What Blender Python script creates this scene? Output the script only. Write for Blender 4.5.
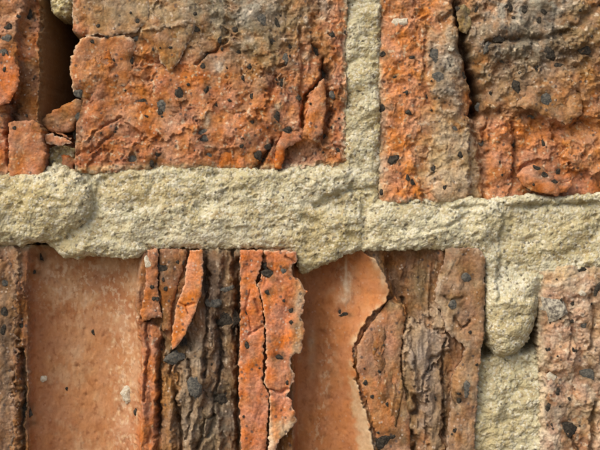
import bpy, math
import numpy as np
from mathutils import Vector

scene = bpy.context.scene
for o in list(bpy.data.objects):
    bpy.data.objects.remove(o, do_unlink=True)

# ------------------------------------------------------------------ camera
S = 0.00022            # metres per photo pixel on the wall face (bricks come out 62 mm high)
H0 = 1.10              # height of the picture centre above the ground
DIST = 0.30            # a close-up
cam_d = bpy.data.cameras.new('camera')
cam_d.sensor_width = 36.0
cam_d.lens = 36.0 * DIST / (600 * S)
cam_d.clip_start = 0.01
cam_d.clip_end = 200.0
cam = bpy.data.objects.new('camera', cam_d)
scene.collection.objects.link(cam)
cam.location = (0.0, -DIST, H0)
cam.rotation_euler = (math.radians(90), 0, 0)
scene.camera = cam
scene.cycles.filter_width = 2.2      # a soft little compact-camera lens

# ------------------------------------------------------------------ sky and sun (bright overcast)
SUN_EL, SUN_AZ = 46.0, 46.0      # high, to the left of the wall's normal
world = bpy.data.worlds.new('World')
scene.world = world
world.use_nodes = True
wn = world.node_tree
bg = wn.nodes['Background']
sky = wn.nodes.new('ShaderNodeTexSky')
sky.sky_type = 'NISHITA'
sky.sun_disc = False
sky.sun_elevation = math.radians(SUN_EL)
sky.sun_rotation = math.radians(180 + SUN_AZ)
sky.dust_density = 4.0
sky.ozone_density = 0.4
sky.air_density = 0.7
wn.links.new(sky.outputs[0], bg.inputs[0])
bg.inputs[1].default_value = 0.11
sun_d = bpy.data.lights.new('sun', 'SUN')
sun_d.energy = 1.5
sun_d.angle = math.radians(58)
sun_d.color = (1.0, 0.96, 0.85)
sun = bpy.data.objects.new('sun', sun_d)
scene.collection.objects.link(sun)
_e, _a = math.radians(SUN_EL), math.radians(SUN_AZ)
sun_dir = Vector((-math.sin(_a) * math.cos(_e), -math.cos(_a) * math.cos(_e), math.sin(_e)))
sun.rotation_euler = sun_dir.to_track_quat('Z', 'Y').to_euler()
sun.location = (-1, -2, 3)
scene.view_settings.view_transform = 'Standard'
scene.view_settings.look = 'None'
scene.view_settings.exposure = 0.94
scene.view_settings.gamma = 1.0
scene.view_settings.use_curve_mapping = False

# ------------------------------------------------------------------ numeric noise toolkit
def _hash(ix, iy, seed):
    h = (ix.astype(np.int64) * 374761393 + iy.astype(np.int64) * 668265263 + seed * 1442695041) & 0xFFFFFFFF
    h = ((h ^ (h >> 13)) * 1274126177) & 0xFFFFFFFF
    h = ((h ^ (h >> 16)) * 2246822519) & 0xFFFFFFFF
    return ((h ^ (h >> 15)) & 0xFFFFFF).astype(np.float32) / float(0xFFFFFF)

def noise(x, y, seed=0):
    """value-gradient noise, about -1..1"""
    x0 = np.floor(x); y0 = np.floor(y)
    fx = (x - x0).astype(np.float32); fy = (y - y0).astype(np.float32)
    u = fx * fx * fx * (fx * (fx * 6 - 15) + 10); v = fy * fy * fy * (fy * (fy * 6 - 15) + 10)
    def g(dx, dy):
        a = _hash(x0 + dx, y0 + dy, seed) * (2 * np.pi)
        return np.cos(a) * (fx - dx) + np.sin(a) * (fy - dy)
    a = g(0, 0) * (1 - u) + g(1, 0) * u
    b = g(0, 1) * (1 - u) + g(1, 1) * u
    return (a * (1 - v) + b * v) * 1.5

def fbm(x, y, octv=4, seed=0, gain=0.5, lac=2.03):
    t = 0; a = 1.0
    for i in range(octv):
        t = t + a * noise(x, y, seed + 17 * i)
        x = x * lac + 3.7; y = y * lac + 1.3; a *= gain
    return t

def ridged(x, y, octv=3, seed=0):
    t = 0; a = 1.0
    for i in range(octv):
        t = t + a * (1 - np.abs(noise(x, y, seed + 31 * i)) * 1.6)
        x = x * 2.1 + 5.1; y = y * 2.1 + 2.2; a *= 0.5
    return t

def chunks(u, v, seed=0, curve=0.9):
    """broken faces: the upper envelope of tilted, slightly domed planes"""
    iu = np.floor(u); iv = np.floor(v)
    best = np.full(u.shape, -9.0, np.float32)
    for du in (-1, 0, 1):
        for dv in (-1, 0, 1):
            cx = iu + du; cy = iv + dv
            px = cx + 0.1 + 0.8 * _hash(cx, cy, seed); py = cy + 0.1 + 0.8 * _hash(cx, cy, seed + 1)
            a = u - px; b = v - py
            gx = (_hash(cx, cy, seed + 2) - 0.5) * 1.3; gy = (_hash(cx, cy, seed + 3) - 0.5) * 1.3
            val = _hash(cx, cy, seed + 4) * 0.7 + gx * a + gy * b - curve * (a * a + b * b)
            best = np.maximum(best, val)
    return best

def vor(u, v, seed=0):
    """F1, F2 - F1 and a random value of the nearest cell"""
    iu = np.floor(u); iv = np.floor(v)
    d1 = np.full(u.shape, 9.0, np.float32); d2 = d1.copy(); r = np.zeros(u.shape, np.float32)
    for du in (-1, 0, 1):
        for dv in (-1, 0, 1):
            cx = iu + du; cy = iv + dv
            a = u - cx - _hash(cx, cy, seed); b = v - cy - _hash(cx, cy, seed + 1)
            d = np.sqrt(a * a + b * b)
            h = _hash(cx, cy, seed + 2)
            near = d < d1
            d2 = np.where(near, d1, np.minimum(d2, d)); r = np.where(near, h, r); d1 = np.where(near, d, d1)
    return d1, d2 - d1, r

def sd_poly(X, Y, poly):
    """signed distance, positive inside"""
    P = np.array(poly, np.float32)
    d = np.full(X.shape, 1e9, np.float32); ins = np.zeros(X.shape, bool)
    n = len(P)
    for i in range(n):
        a = P[i]; b = P[(i + 1) % n]
        ex, ey = b - a
        wx = X - a[0]; wy = Y - a[1]
        t = np.clip((wx * ex + wy * ey) / max(ex * ex + ey * ey, 1e-9), 0, 1)
        d = np.minimum(d, (wx - ex * t) ** 2 + (wy - ey * t) ** 2)
        if abs(ey) > 1e-9:
            c = ((a[1] > Y) != (b[1] > Y)) & (X < ex * (Y - a[1]) / ey + a[0])
            ins ^= c
    d = np.sqrt(d)
    return np.where(ins, d, -d)

def d_line(X, Y, pts):
    d = np.full(X.shape, 1e9, np.float32)
    for a, b in zip(pts[:-1], pts[1:]):
        ex, ey = b[0] - a[0], b[1] - a[1]
        wx = X - a[0]; wy = Y - a[1]
        t = np.clip((wx * ex + wy * ey) / max(ex * ex + ey * ey, 1e-9), 0, 1)
        d = np.minimum(d, (wx - ex * t) ** 2 + (wy - ey * t) ** 2)
    return np.sqrt(d)

def sstep(a, b, x):
    t = np.clip((x - a) / (b - a), 0, 1)
    return t * t * (3 - 2 * t)

KALB = 0.74
def c(r, g, b, k=KALB):
    v = np.array([r, g, b], np.float32) / 255.0
    return np.where(v <= 0.04045, v / 12.92, ((v + 0.055) / 1.055) ** 2.4) * k

STEP = 0.62
def axis(lo, hi, flo, fhi, step=STEP, top=5.0):
    mid_lo, mid_hi = max(lo, flo), min(hi, fhi)
    if mid_lo >= mid_hi:
        return np.arange(lo, hi + top, top)
    mid = np.linspace(mid_lo, mid_hi, max(3, int((mid_hi - mid_lo) / step)))
    out_l, out_r = [], []
    x = mid_lo; s = step
    while x > lo:
        s = min(s * 1.25, top); x -= s; out_l.append(x)
    x = mid_hi; s = step
    while x < hi:
        s = min(s * 1.25, top); x += s; out_r.append(x)
    return np.concatenate([np.array(out_l[::-1]), mid, np.array(out_r)])

class Field:
    """a relief in photo pixels: Z towards the viewer, C surface colour, A smoothness"""
    def __init__(self, lo, hi, z=0.0, col=(0.3, 0.1, 0.05), fine=True, step=STEP, top=5.0):
        self.xs = axis(lo[0], hi[0], -12, 612, step, top) if fine else np.arange(lo[0], hi[0] + top, top)
        self.ys = axis(lo[1], hi[1], -10, 462, step, top) if fine else np.arange(lo[1], hi[1] + top, top)
        self.X, self.Y = np.meshgrid(self.xs.astype(np.float32), self.ys.astype(np.float32))
        self.Z = np.full(self.X.shape, z, np.float32)
        self.C = np.empty(self.X.shape + (3,), np.float32); self.C[:] = col
        self.A = np.zeros(self.X.shape, np.float32)
        self.wx = fbm(self.X / 9, self.Y / 9, 3, 901) ; self.wy = fbm(self.X / 9, self.Y / 9, 3, 951)
        self.W = fbm(self.X / 14, self.Y / 14, 4, 977)
    def sl(self, x0, y0, x1, y1):
        i0, i1 = np.searchsorted(self.xs, [x0, x1]); j0, j1 = np.searchsorted(self.ys, [y0, y1])
        return (slice(j0, j1), slice(i0, i1))
    def _bb(self, pts, m):
        p = np.array(pts); return self.sl(p[:, 0].min() - m, p[:, 1].min() - m, p[:, 0].max() + m, p[:, 1].max() + m)
    def bump(self, cx, cy, rx, ry, h, p=1.0, warp=0.25):
        m = 2.6 * max(rx, ry); s = self.sl(cx - m, cy - m, cx + m, cy + m)
        q = ((self.X[s] - cx) / rx) ** 2 + ((self.Y[s] - cy) / ry) ** 2
        q = np.maximum(q * (1 + warp * self.W[s] * 2), 0)
        self.Z[s] += h * np.exp(-q ** p)
    def groove(self, pts, w, d, warp=2.0, vary=0.6):
        s = self._bb(pts, 4 * w + 8)
        dd = d_line(self.X[s] + warp * self.wx[s], self.Y[s] + warp * self.wy[s], pts)
        ww = w * np.clip(1 + vary * noise(self.X[s] / 11, self.Y[s] / 11, 77), 0.25, 2)
        self.Z[s] -= d * np.exp(-(dd / ww) ** 2)
    def plate(self, poly, h, soft=1.5, warp=2.0, mode='add'):
        s = self._bb(poly, 12)
        sd = sd_poly(self.X[s] + warp * self.wx[s], self.Y[s] + warp * self.wy[s], poly)
        k = sstep(-soft, soft, sd)
        if mode == 'add': self.Z[s] += h * k
        else: self.Z[s] = self.Z[s] * (1 - k) + h * k
        return s, k
    def sheet(self, poly, h, col=None, k=.75, soft=1.2, warp=4.0, tilt=(0, 0)):
        """a torn layer still bonded to its brick"""
        P = np.array(poly, float); s, a = self.plate(poly, h, soft, warp)
        if tilt != (0, 0): self.Z[s] += a * ((self.X[s] - P[:, 0].mean()) * tilt[0] + (self.Y[s] - P[:, 1].mean()) * tilt[1])
        if col is not None: self.tint_poly(poly, col, k, 3.0, warp)
    def tint(self, cx, cy, rx, ry, col, k=1.0, hard=1.0, warp=0.8, rot=0.0):
        m = 2.4 * max(rx, ry) + 4; s = self.sl(cx - m, cy - m, cx + m, cy + m)
        dx = self.X[s] - cx; dy = self.Y[s] - cy
        if rot:
            cr, sr = math.cos(rot), math.sin(rot); dx, dy = dx * cr + dy * sr, -dx * sr + dy * cr
        q = (dx / rx) ** 2 + (dy / ry) ** 2
        q = np.maximum(q + warp * self.W[s], 0) ** hard
        a = (k * np.exp(-q))[..., None]
        self.C[s] = self.C[s] * (1 - a) + np.asarray(col) * a
    def tint_poly(self, poly, col, k=1.0, soft=3.0, warp=3.0, smooth=None):
        s = self._bb(poly, 14)
        sd = sd_poly(self.X[s] + warp * self.wx[s], self.Y[s] + warp * self.wy[s], poly)
        a = k * sstep(-soft, soft, sd)
        self.C[s] = self.C[s] * (1 - a[..., None]) + np.asarray(col) * a[..., None]
        if smooth is not None: self.A[s] = self.A[s] * (1 - a) + smooth * a
        return s, a
    def tint_line(self, pts, w, col, k=1.0, warp=2.0):
        s = self._bb(pts, 4 * w + 6)
        dd = d_line(self.X[s] + warp * self.wx[s], self.Y[s] + warp * self.wy[s], pts)
        a = np.clip(k * np.exp(-(dd / w) ** 2) * (0.75 + 0.5 * self.W[s]), 0, 1)[..., None]
        self.C[s] = self.C[s] * (1 - a) + np.asarray(col) * a
    def mottle(self, col, scale, lo, hi, k, seed, ax=1.0, ay=1.0):
        n = fbm(self.X / (scale * ax), self.Y / (scale * ay), 4, seed)
        a = (k * sstep(lo, hi, n))[..., None]
        self.C = self.C * (1 - a) + np.asarray(col) * a

def fracture(F, amp, seed, big=26.0, ax=1.0, ay=1.0, fine=1.0, pits=1.0):
    """torn fired clay: angular faces, smaller chips, pits and grit"""
    wl = fbm(F.X / 24, F.Y / 24, 2, seed + 80); wm = fbm(F.X / 24, F.Y / 24, 2, seed + 85)
    X = F.X + 7 * wl + 2 * F.wx; Y = F.Y + 7 * wm + 2 * F.wy
    F.Z += amp * (1.35 * chunks(X / (big * ax), Y / (big * ay), seed, 0.6) - 0.5)
    F.Z += amp * 0.46 * (chunks(X / (big * 0.40 * ax), Y / (big * 0.40 * ay), seed + 9, 0.5) - 0.5)
    F.Z += amp * 0.16 * (chunks(X / (big * 0.17 * ax), Y / (big * 0.17 * ay), seed + 13, 0.4) - 0.5)
    F.Z += amp * 0.08 * fbm(F.X / (7 * ax), F.Y / (7 * ay), 3, seed + 20)
    # pits and torn notches of mixed size, crowding in places
    crowd = sstep(-0.35, 0.5, noise(F.X / 45, F.Y / 45, seed + 61))
    for (sz, thr, dep, q) in ((11.0, 0.78, 0.55, 41), (6.5, 0.80, 0.40, 44), (3.6, 0.86, 0.26, 47)):
        d1, e, r = vor((F.X + 3 * wl + 2.2 * F.wx) / (sz * ax), (F.Y + 3 * wm + 2.2 * F.wy) / (sz * ay), seed + q)
        F.Z -= pits * amp * dep * np.where(r > thr, sstep(0.05, 0.45, e), 0) * crowd
    F.Z += fine * (0.20 * fbm(F.X / 2.6, F.Y / 2.6, 2, seed + 30) + 0.14 * (chunks(F.X / 2.2, F.Y / 2.2, seed + 55) - 0.4))

# ------------------------------------------------------------------ materials
def new_mat(name):
    m = bpy.data.materials.new(name); m.use_nodes = True
    return m, m.node_tree, m.node_tree.nodes['Principled BSDF']

def node(nt, t, **kw):
    n = nt.nodes.new(t)
    for k, v in kw.items(): setattr(n, k, v)
    return n

def mix(nt, a, b, fac, mode='MIX'):
    m = node(nt, 'ShaderNodeMix', data_type='RGBA', blend_type=mode, clamp_factor=True)
    for sock, v in ((m.inputs['Factor'], fac), (m.inputs['A'], a), (m.inputs['B'], b)):
        if hasattr(v, 'is_linked'): nt.links.new(v, sock)
        elif isinstance(v, (int, float)): sock.default_value = v
        else: sock.default_value = (*v, 1.0)
    return m.outputs['Result']

def ramp(nt, val, lo, hi, a=0.0, b=1.0):
    r = node(nt, 'ShaderNodeMapRange', interpolation_type='SMOOTHSTEP')
    nt.links.new(val, r.inputs['Value'])
    r.inputs['From Min'].default_value = lo; r.inputs['From Max'].default_value = hi
    r.inputs['To Min'].default_value = a; r.inputs['To Max'].default_value = b
    return r.outputs['Result']

def tex_noise(nt, vec, px, detail=4, rough=0.6):
    n = node(nt, 'ShaderNodeTexNoise')
    nt.links.new(vec, n.inputs['Vector'])
    n.inputs['Scale'].default_value = 1.0 / (px * S); n.inputs['Detail'].default_value = detail
    n.inputs['Roughness'].default_value = rough
    return n

def tex_vor(nt, vec, px, rnd=1.0, feature='F1'):
    n = node(nt, 'ShaderNodeTexVoronoi', feature=feature)
    nt.links.new(vec, n.inputs['Vector'])
    n.inputs['Scale'].default_value = 1.0 / (px * S); n.inputs['Randomness'].default_value = rnd
    return n

def clay_material():
    m, nt, bs = new_mat('fired_clay')
    tc = node(nt, 'ShaderNodeTexCoord').outputs['Object']
    att = node(nt, 'ShaderNodeAttribute', attribute_name='Col')
    sm = node(nt, 'ShaderNodeAttribute', attribute_name='smoothness').outputs['Fac']
    rough_k = ramp(nt, sm, 0.0, 1.0, 1.0, 0.25)
    def calm(v):
        m_ = node(nt, 'ShaderNodeMath', operation='MULTIPLY')
        nt.links.new(v, m_.inputs[0]); nt.links.new(ramp(nt, sm, 0, 1, 1.0, .3), m_.inputs[1])
        return m_.outputs[0]
    n1 = tex_noise(nt, tc, 9, 5, 0.65)
    n2 = tex_noise(nt, tc, 2.6, 3, 0.6)
    n3 = tex_noise(nt, tc, 22, 4, 0.6)
    col = mix(nt, att.outputs['Color'], (0.62, 0.52, 0.46), calm(ramp(nt, n1.outputs['Fac'], 0.48, 0.72, 0.0, 0.75)), 'MULTIPLY')
    col = mix(nt, col, (0.42, 0.29, 0.165), calm(ramp(nt, n1.outputs['Fac'], 0.52, 0.28, 0.0, 0.22)))
    hs = node(nt, 'ShaderNodeHueSaturation')
    nt.links.new(col, hs.inputs['Color'])
    nt.links.new(ramp(nt, n3.outputs['Fac'], 0.3, 0.7, 0.80, 1.02), hs.inputs['Saturation'])
    nt.links.new(ramp(nt, n2.outputs['Fac'], 0.25, 0.75, 0.74, 1.22), hs.inputs['Value'])
    col2 = mix(nt, col, hs.outputs['Color'], ramp(nt, sm, 0, 1, 1.0, .3))
    # dark cinder dust and pale grains scattered through the clay
    v = tex_vor(nt, tc, 5.0)
    sep = node(nt, 'ShaderNodeSeparateColor'); nt.links.new(v.outputs['Color'], sep.inputs['Color'])
    dark = node(nt, 'ShaderNodeMath', operation='MULTIPLY')
    nt.links.new(ramp(nt, sep.outputs[0], 0.86, 0.88), dark.inputs[0])
    nt.links.new(ramp(nt, v.outputs['Distance'], 0.20, 0.42, 1.0, 0.0), dark.inputs[1])
    dk = node(nt, 'ShaderNodeMath', operation='MULTIPLY')
    nt.links.new(dark.outputs[0], dk.inputs[0]); nt.links.new(ramp(nt, sm, 0, 1, 0.75, 0.12), dk.inputs[1])
    col3 = mix(nt, col2, (0.055, 0.045, 0.04), dk.outputs[0])
    v2 = tex_vor(nt, tc, 3.4)
    sep2 = node(nt, 'ShaderNodeSeparateColor'); nt.links.new(v2.outputs['Color'], sep2.inputs['Color'])
    pale = node(nt, 'ShaderNodeMath', operation='MULTIPLY')
    nt.links.new(ramp(nt, sep2.outputs[1], 0.88, 0.90), pale.inputs[0])
    nt.links.new(calm(ramp(nt, v2.outputs['Distance'], 0.2, 0.42, 0.6, 0.0)), pale.inputs[1])
    col4 = mix(nt, col3, (0.46, 0.36, 0.27), pale.outputs[0])
    nt.links.new(col4, bs.inputs['Base Color'])
    nt.links.new(ramp(nt, sm, 0, 1, 0.93, 0.85), bs.inputs['Roughness'])
    bs.inputs['Specular IOR Level'].default_value = 0.12
    b1 = node(nt, 'ShaderNodeBump'); b1.inputs['Distance'].default_value = 0.6 * S
    nt.links.new(tex_noise(nt, tc, 1.7, 4, 0.65).outputs['Fac'], b1.inputs['Height'])
    nt.links.new(rough_k, b1.inputs['Strength'])
    b2 = node(nt, 'ShaderNodeBump'); b2.inputs['Distance'].default_value = 1.2 * S
    nt.links.new(n1.outputs['Fac'], b2.inputs['Height']); nt.links.new(rough_k, b2.inputs['Strength'])
    nt.links.new(b1.outputs[0], b2.inputs['Normal']); nt.links.new(b2.outputs[0], bs.inputs['Normal'])
    return m

def mortar_material():
    m, nt, bs = new_mat('sandy_lime_mortar')
    tc = node(nt, 'ShaderNodeTexCoord').outputs['Object']
    att = node(nt, 'ShaderNodeAttribute', attribute_name='Col').outputs['Color']
    v = tex_vor(nt, tc, 2.3)
    sep = node(nt, 'ShaderNodeSeparateColor'); nt.links.new(v.outputs['Color'], sep.inputs['Color'])
    col = mix(nt, att, c(150, 122, 78), ramp(nt, sep.outputs[0], 0.66, 0.84, 0.0, 0.40))
    col = mix(nt, col, c(236, 232, 214), ramp(nt, sep.outputs[1], 0.70, 0.84, 0.0, 0.42))
    col = mix(nt, col, c(84, 76, 66), ramp(nt, sep.outputs[2], 0.955, 0.965, 0.0, 0.70))
    n1 = tex_noise(nt, tc, 5, 4, 0.7)
    col = mix(nt, col, c(120, 108, 74), ramp(nt, n1.outputs['Fac'], 0.58, 0.78, 0.0, 0.40))
    n2 = tex_noise(nt, tc, 34, 4, 0.6)
    col = mix(nt, col, c(188, 170, 120), ramp(nt, n2.outputs['Fac'], 0.5, 0.72, 0.0, 0.45))
    nt.links.new(col, bs.inputs['Base Color'])
    bs.inputs['Roughness'].default_value = 0.95
    bs.inputs['Specular IOR Level'].default_value = 0.2
    b1 = node(nt, 'ShaderNodeBump', invert=True); b1.inputs['Distance'].default_value = 0.7 * S
    nt.links.new(v.outputs['Distance'], b1.inputs['Height'])
    b2 = node(nt, 'ShaderNodeBump'); b2.inputs['Distance'].default_value = 1.0 * S
    nt.links.new(n1.outputs['Fac'], b2.inputs['Height'])
    nt.links.new(b1.outputs[0], b2.inputs['Normal']); nt.links.new(b2.outputs[0], bs.inputs['Normal'])
    return m

def plain_material(name, a, b, px, rough=0.8, bump=0.6, spec=0.3):
    m, nt, bs = new_mat(name)
    tc = node(nt, 'ShaderNodeTexCoord').outputs['Object']
    g = node(nt, 'ShaderNodeNewGeometry').outputs['Position']
    n = tex_noise(nt, g, px, 4, 0.65)
    nt.links.new(mix(nt, a, b, ramp(nt, n.outputs['Fac'], 0.35, 0.68)), bs.inputs['Base Color'])
    bs.inputs['Roughness'].default_value = rough
    bs.inputs['Specular IOR Level'].default_value = spec
    bp = node(nt, 'ShaderNodeBump'); bp.inputs['Distance'].default_value = bump * S
    nt.links.new(tex_noise(nt, g, px * 0.6, 4).outputs['Fac'], bp.inputs['Height'])
    nt.links.new(bp.outputs[0], bs.inputs['Normal'])
    return m

CLAY = clay_material()
MORTAR = mortar_material()
CINDER = plain_material('cinder', c(46, 42, 37), c(84, 77, 66), 2.2, 0.9, 1.2, .1)
CINDER_BLUE = plain_material('grey_cinder', c(74, 74, 70), c(122, 116, 104), 2.4, 0.9, 1.2, .1)
PALE = plain_material('pale_grit', c(226, 218, 196), c(190, 172, 140), 2.0, 0.9, 1.0)
STONE = plain_material('grit_stone', c(206, 196, 172), c(104, 96, 86), 3.4, 0.9, 1.4)

# ------------------------------------------------------------------ mesh building
def to_world(x, y, z):
    return np.stack([(x - 300) * S, -z * S, H0 + (225 - y) * S], -1)

wall = bpy.data.objects.new('brickwork', None)
scene.collection.objects.link(wall)
wall.location = (0, 0.05, 0)
wall['label'] = 'weathered wall of spalled orange cored bricks in sandy beige mortar'
wall['category'] = 'wall'
bpy.context.view_layer.update()

def link(ob, parent, label=None):
    scene.collection.objects.link(ob)
    ob.parent = parent
    ob.matrix_parent_inverse = parent.matrix_world.inverted()
    if label: ob['label'] = label
    bpy.context.view_layer.update()
    return ob

def slab(name, F, poly, mat, parent, depth=60, under=0.0, warp=1.2, rnd=2.0, rw=2.0, rings=2, rim=None, rimw=2.0, label=None, seed=5):
    """cut the relief F to an outline, round its edge, give it real sides running back into the wall"""
    if mat is CLAY: dents(F)
    X, Y = F.X, F.Y
    wa, wb = fbm(X / 6, Y / 6, 3, 300 + seed), fbm(X / 6, Y / 6, 3, 350 + seed)
    sd = sd_poly(X + warp * wa, Y + warp * wb, poly)
    gy, gx = np.gradient(sd, F.ys, F.xs)
    gl = np.maximum(np.sqrt(gx * gx + gy * gy), 0.3)
    gx, gy = gx / gl, gy / gl
    ins = sd > 0
    cell = ins[:-1, :-1] | ins[1:, :-1] | ins[:-1, 1:] | ins[1:, 1:]
    used = np.zeros(X.shape, bool)
    used[:-1, :-1] |= cell; used[1:, :-1] |= cell; used[:-1, 1:] |= cell; used[1:, 1:] |= cell
    out = used & ~ins
    px = np.where(out, X - (sd / gl) * gx, X); py = np.where(out, Y - (sd / gl) * gy, Y)
    e = np.clip(sd, 0, None)
    Z = F.Z - rnd * np.exp(-e / rw)
    if mat is CLAY:      # the redder the clay, the less blue it throws back
        sat = sstep(.35, .85, 1 - F.C[..., 2] / np.maximum(F.C[..., 0], 1e-4))
        C = F.C * np.stack([1.03 + 0 * sat, 1.03 + .04 * sat, 1.0 - .29 * sat * (1 - .45 * F.A)], -1)
    else:
        C = F.C * np.array([0.90, 0.905, 0.87])
    if rim is not None:
        a = np.clip(np.exp(-(e / rimw) ** 2) * (0.55 + 0.7 * wa), 0, 0.95)[..., None]
        C = C * (1 - a) + np.asarray(rim) * a
    idx = np.full(X.shape, -1, np.int64)
    idx[used] = np.arange(used.sum())
    nv = int(used.sum())
    P = to_world(px[used], py[used], Z[used]); col = C[used]; smo = F.A[used]
    jj, ii = np.nonzero(cell)
    q = np.stack([idx[jj, ii], idx[jj + 1, ii], idx[jj + 1, ii + 1], idx[jj, ii + 1]], 1)
    # open edges, kept in face order, become the sides
    E = np.concatenate([q[:, [0, 1]], q[:, [1, 2]], q[:, [2, 3]], q[:, [3, 0]]])
    key = np.minimum(E[:, 0], E[:, 1]) * nv + np.maximum(E[:, 0], E[:, 1])
    _, inv, cnt = np.unique(key, return_inverse=True, return_counts=True)
    B = E[cnt[inv] == 1]
    bv = np.unique(B)
    bx, by, bz = px[used][bv], py[used][bv], Z[used][bv]
    bgx, bgy = gx[used][bv], gy[used][bv]
    mp = np.full(nv, -1, np.int64); mp[bv] = np.arange(len(bv))
    allP, allC, allS, quads = [P], [col], [smo], [q]
    prev = bv
    start = nv
    for r in range(1, rings + 1):
        f = r / rings
        jit = noise(bx / 3 + 9 * r, by / 3 + bz / 5, 400 + seed) * min(1.0, warp) * 0.6
        ox = under * f + jit * (0.6 if r < rings else 0)
        allP.append(to_world(bx + bgx * ox, by + bgy * ox, bz - depth * f))
        allC.append(col[bv] * 1.0); allS.append(smo[bv])
        cur = np.arange(len(bv)) + start
        a, b = prev[mp[B[:, 0]]], prev[mp[B[:, 1]]]
        quads.append(np.stack([b, a, cur[mp[B[:, 0]]], cur[mp[B[:, 1]]]], 1))
        prev = cur; start += len(bv)
    P = np.concatenate(allP).astype(np.float32); Q = np.concatenate(quads).astype(np.int32)
    col = np.concatenate(allC); smo = np.concatenate(allS)
    org = np.array([P[:, 0].mean(), 0.0, P[:, 2].mean()], np.float32)
    P -= org
    me = bpy.data.meshes.new(name)
    me.vertices.add(len(P)); me.vertices.foreach_set('co', P.ravel())
    me.loops.add(Q.size); me.loops.foreach_set('vertex_index', Q.ravel())
    me.polygons.add(len(Q)); me.polygons.foreach_set('loop_start', np.arange(0, Q.size, 4, dtype=np.int32))
    me.polygons.foreach_set('use_smooth', np.ones(len(Q), bool))
    me.update(calc_edges=True)
    ca = me.attributes.new('Col', 'FLOAT_COLOR', 'POINT')
    ca.data.foreach_set('color', np.concatenate([np.clip(col, 0.003, 0.9), np.ones((len(col), 1))], 1).astype(np.float32).ravel())
    sa = me.attributes.new('smoothness', 'FLOAT', 'POINT'); sa.data.foreach_set('value', smo.astype(np.float32))
    me.materials.append(mat)
    ob = bpy.data.objects.new(name, me); ob.location = org
    link(ob, parent, label)
    layers.setdefault(parent.name if parent is not wall else ob.name, []).append((F, np.where(sd > 0, Z, -999.0)))
    return ob

layers = {}
def surface_z(ob, x, y):
    best = -999.0
    for F, Z in layers.get(ob.name, []):
        i = int(np.clip(np.searchsorted(F.xs, x), 0, len(F.xs) - 1)); j = int(np.clip(np.searchsorted(F.ys, y), 0, len(F.ys) - 1))
        if F.xs[0] <= x <= F.xs[-1] and F.ys[0] <= y <= F.ys[-1]: best = max(best, float(Z[j, i]))
    return best if best > -900 else -5.0

def piece(name, brick, poly, z, col, tilt=(0, 0), amp=2.5, big=12, ax=1.0, ay=1.5, depth=14, under=1.5, rim=None, rimw=1.6, rnd=2.2, rw=1.8,
          seed=1, extra=None, warp=1.3, smooth=0.0, label=None, mott=None, own=0.6):
    """a scale, shard or split layer of fired clay standing off its brick"""
    P = np.array(poly, float)
    lo, hi = P.min(0) - 5, P.max(0) + 5
    F = Field(lo, hi, z, col)
    cx, cy = P.mean(0)
    F.Z += (F.X - cx) * tilt[0] + (F.Y - cy) * tilt[1]
    fracture(F, amp * 0.55, seed, big, ax, ay, 0.7, 0.6)
    F.Z += 0.5 * amp * noise(F.X / 15, F.Y / 34, seed + 70)
    F.A[:] = smooth
    F.mottle(np.asarray(col) * 0.74, 16, 0.05, 0.7, 0.7, seed + 3, 1, 1.6)
    F.mottle(np.asarray(col) * np.array([1.12, 1.16, 1.10]), 12, 0.1, 0.8, 0.6, seed + 5, 1, 1.6)
    if mott is not None: F.mottle(mott, 14, -0.1, 0.6, 0.75, seed + 8, 1, 1.8)
    B = layers[brick.name][0][0]
    ii = np.clip(np.searchsorted(B.xs, F.xs), 0, len(B.xs) - 1); jj = np.clip(np.searchsorted(B.ys, F.ys), 0, len(B.ys) - 1)
    k = np.clip(own + 0.5 * F.W, 0, 1)[..., None]
    F.C = F.C * k + B.C[np.ix_(jj, ii)] * (1 - k)
    if extra: extra(F)
    return slab(name, F, poly, CLAY, brick, depth, under, warp, rnd, rw, 3, rim, rimw, label, seed)

# palette: the clay's own colours, plus a near-black for shade painted in gaps
ORANGE = c(206, 118, 66); ORANGE_D = c(178, 98, 56); PINK = c(184, 128, 98); BROWN = c(146, 98, 66)
DARKB = c(98, 74, 52); OLIVE = c(138, 130, 107); LICHEN = c(166, 161, 143); GREYB = c(158, 138, 112)
PALEC = c(224, 204, 176); CORE = c(180, 120, 86); CORE_D = c(150, 84, 52); GAP_SHADE = c(66, 54, 42)
MORT = c(212, 203, 170); MORT_Y = c(198, 182, 134); MORT_G = c(176, 170, 138)

SPECKS = []
def speck(bk, x, y, w, h, kind='cinder', rot=None, proud=0.45, deep=0.4):
    SPECKS.append((x, y, w, h, kind, rot, proud, deep, bk))
for t in [(162, 104, 6, 9), (160, 113, 4, 6), (178, 94, 6, 8), (206, 89, 4, 7), (204, 136, 9, 8), (157, 153, 5, 6), (132, 160, 8, 8), (150, 163, 6, 4), (209, 155, 5, 4), (142, 100, 6, 2.5), (197, 27, 5, 5), (130, 60, 4, 6),
          (220, 39, 3, 6), (206, 54, 5, 8), (261, 19, 9, 9), (277, 23, 3, 7), (235, 29, 5, 5), (274, 40, 6, 5), (286, 58, 5, 9), (317, 48, 8, 9), (333, 35, 5, 5), (281, 82, 5, 6), (345, 32, 3, 3), (333, 95, 5, 6), (298, 98, 5, 5),
          (276, 118, 5, 9), (288, 131, 6, 5), (324, 136, 4, 7), (267, 146, 5, 6), (337, 150, 4, 3), (258, 155, 6, 6), (25, 12, 4, 9), (8, 27, 6, 5), (3, 53, 6, 7), (15, 128, 3, 3), (107, 36, 3, 3), (216, 104, 2.5, 3), (243, 78, 2.5, 4), (230, 100, 3, 2.5),
          (115, 128, 2.5, 3), (146, 116, 3, 2), (188, 84, 2.5, 2.5), (252, 96, 3, 4), (250, 66, 4, 4), (170, 47, 3, 2.5)]:
    speck('ul', *t)
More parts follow.
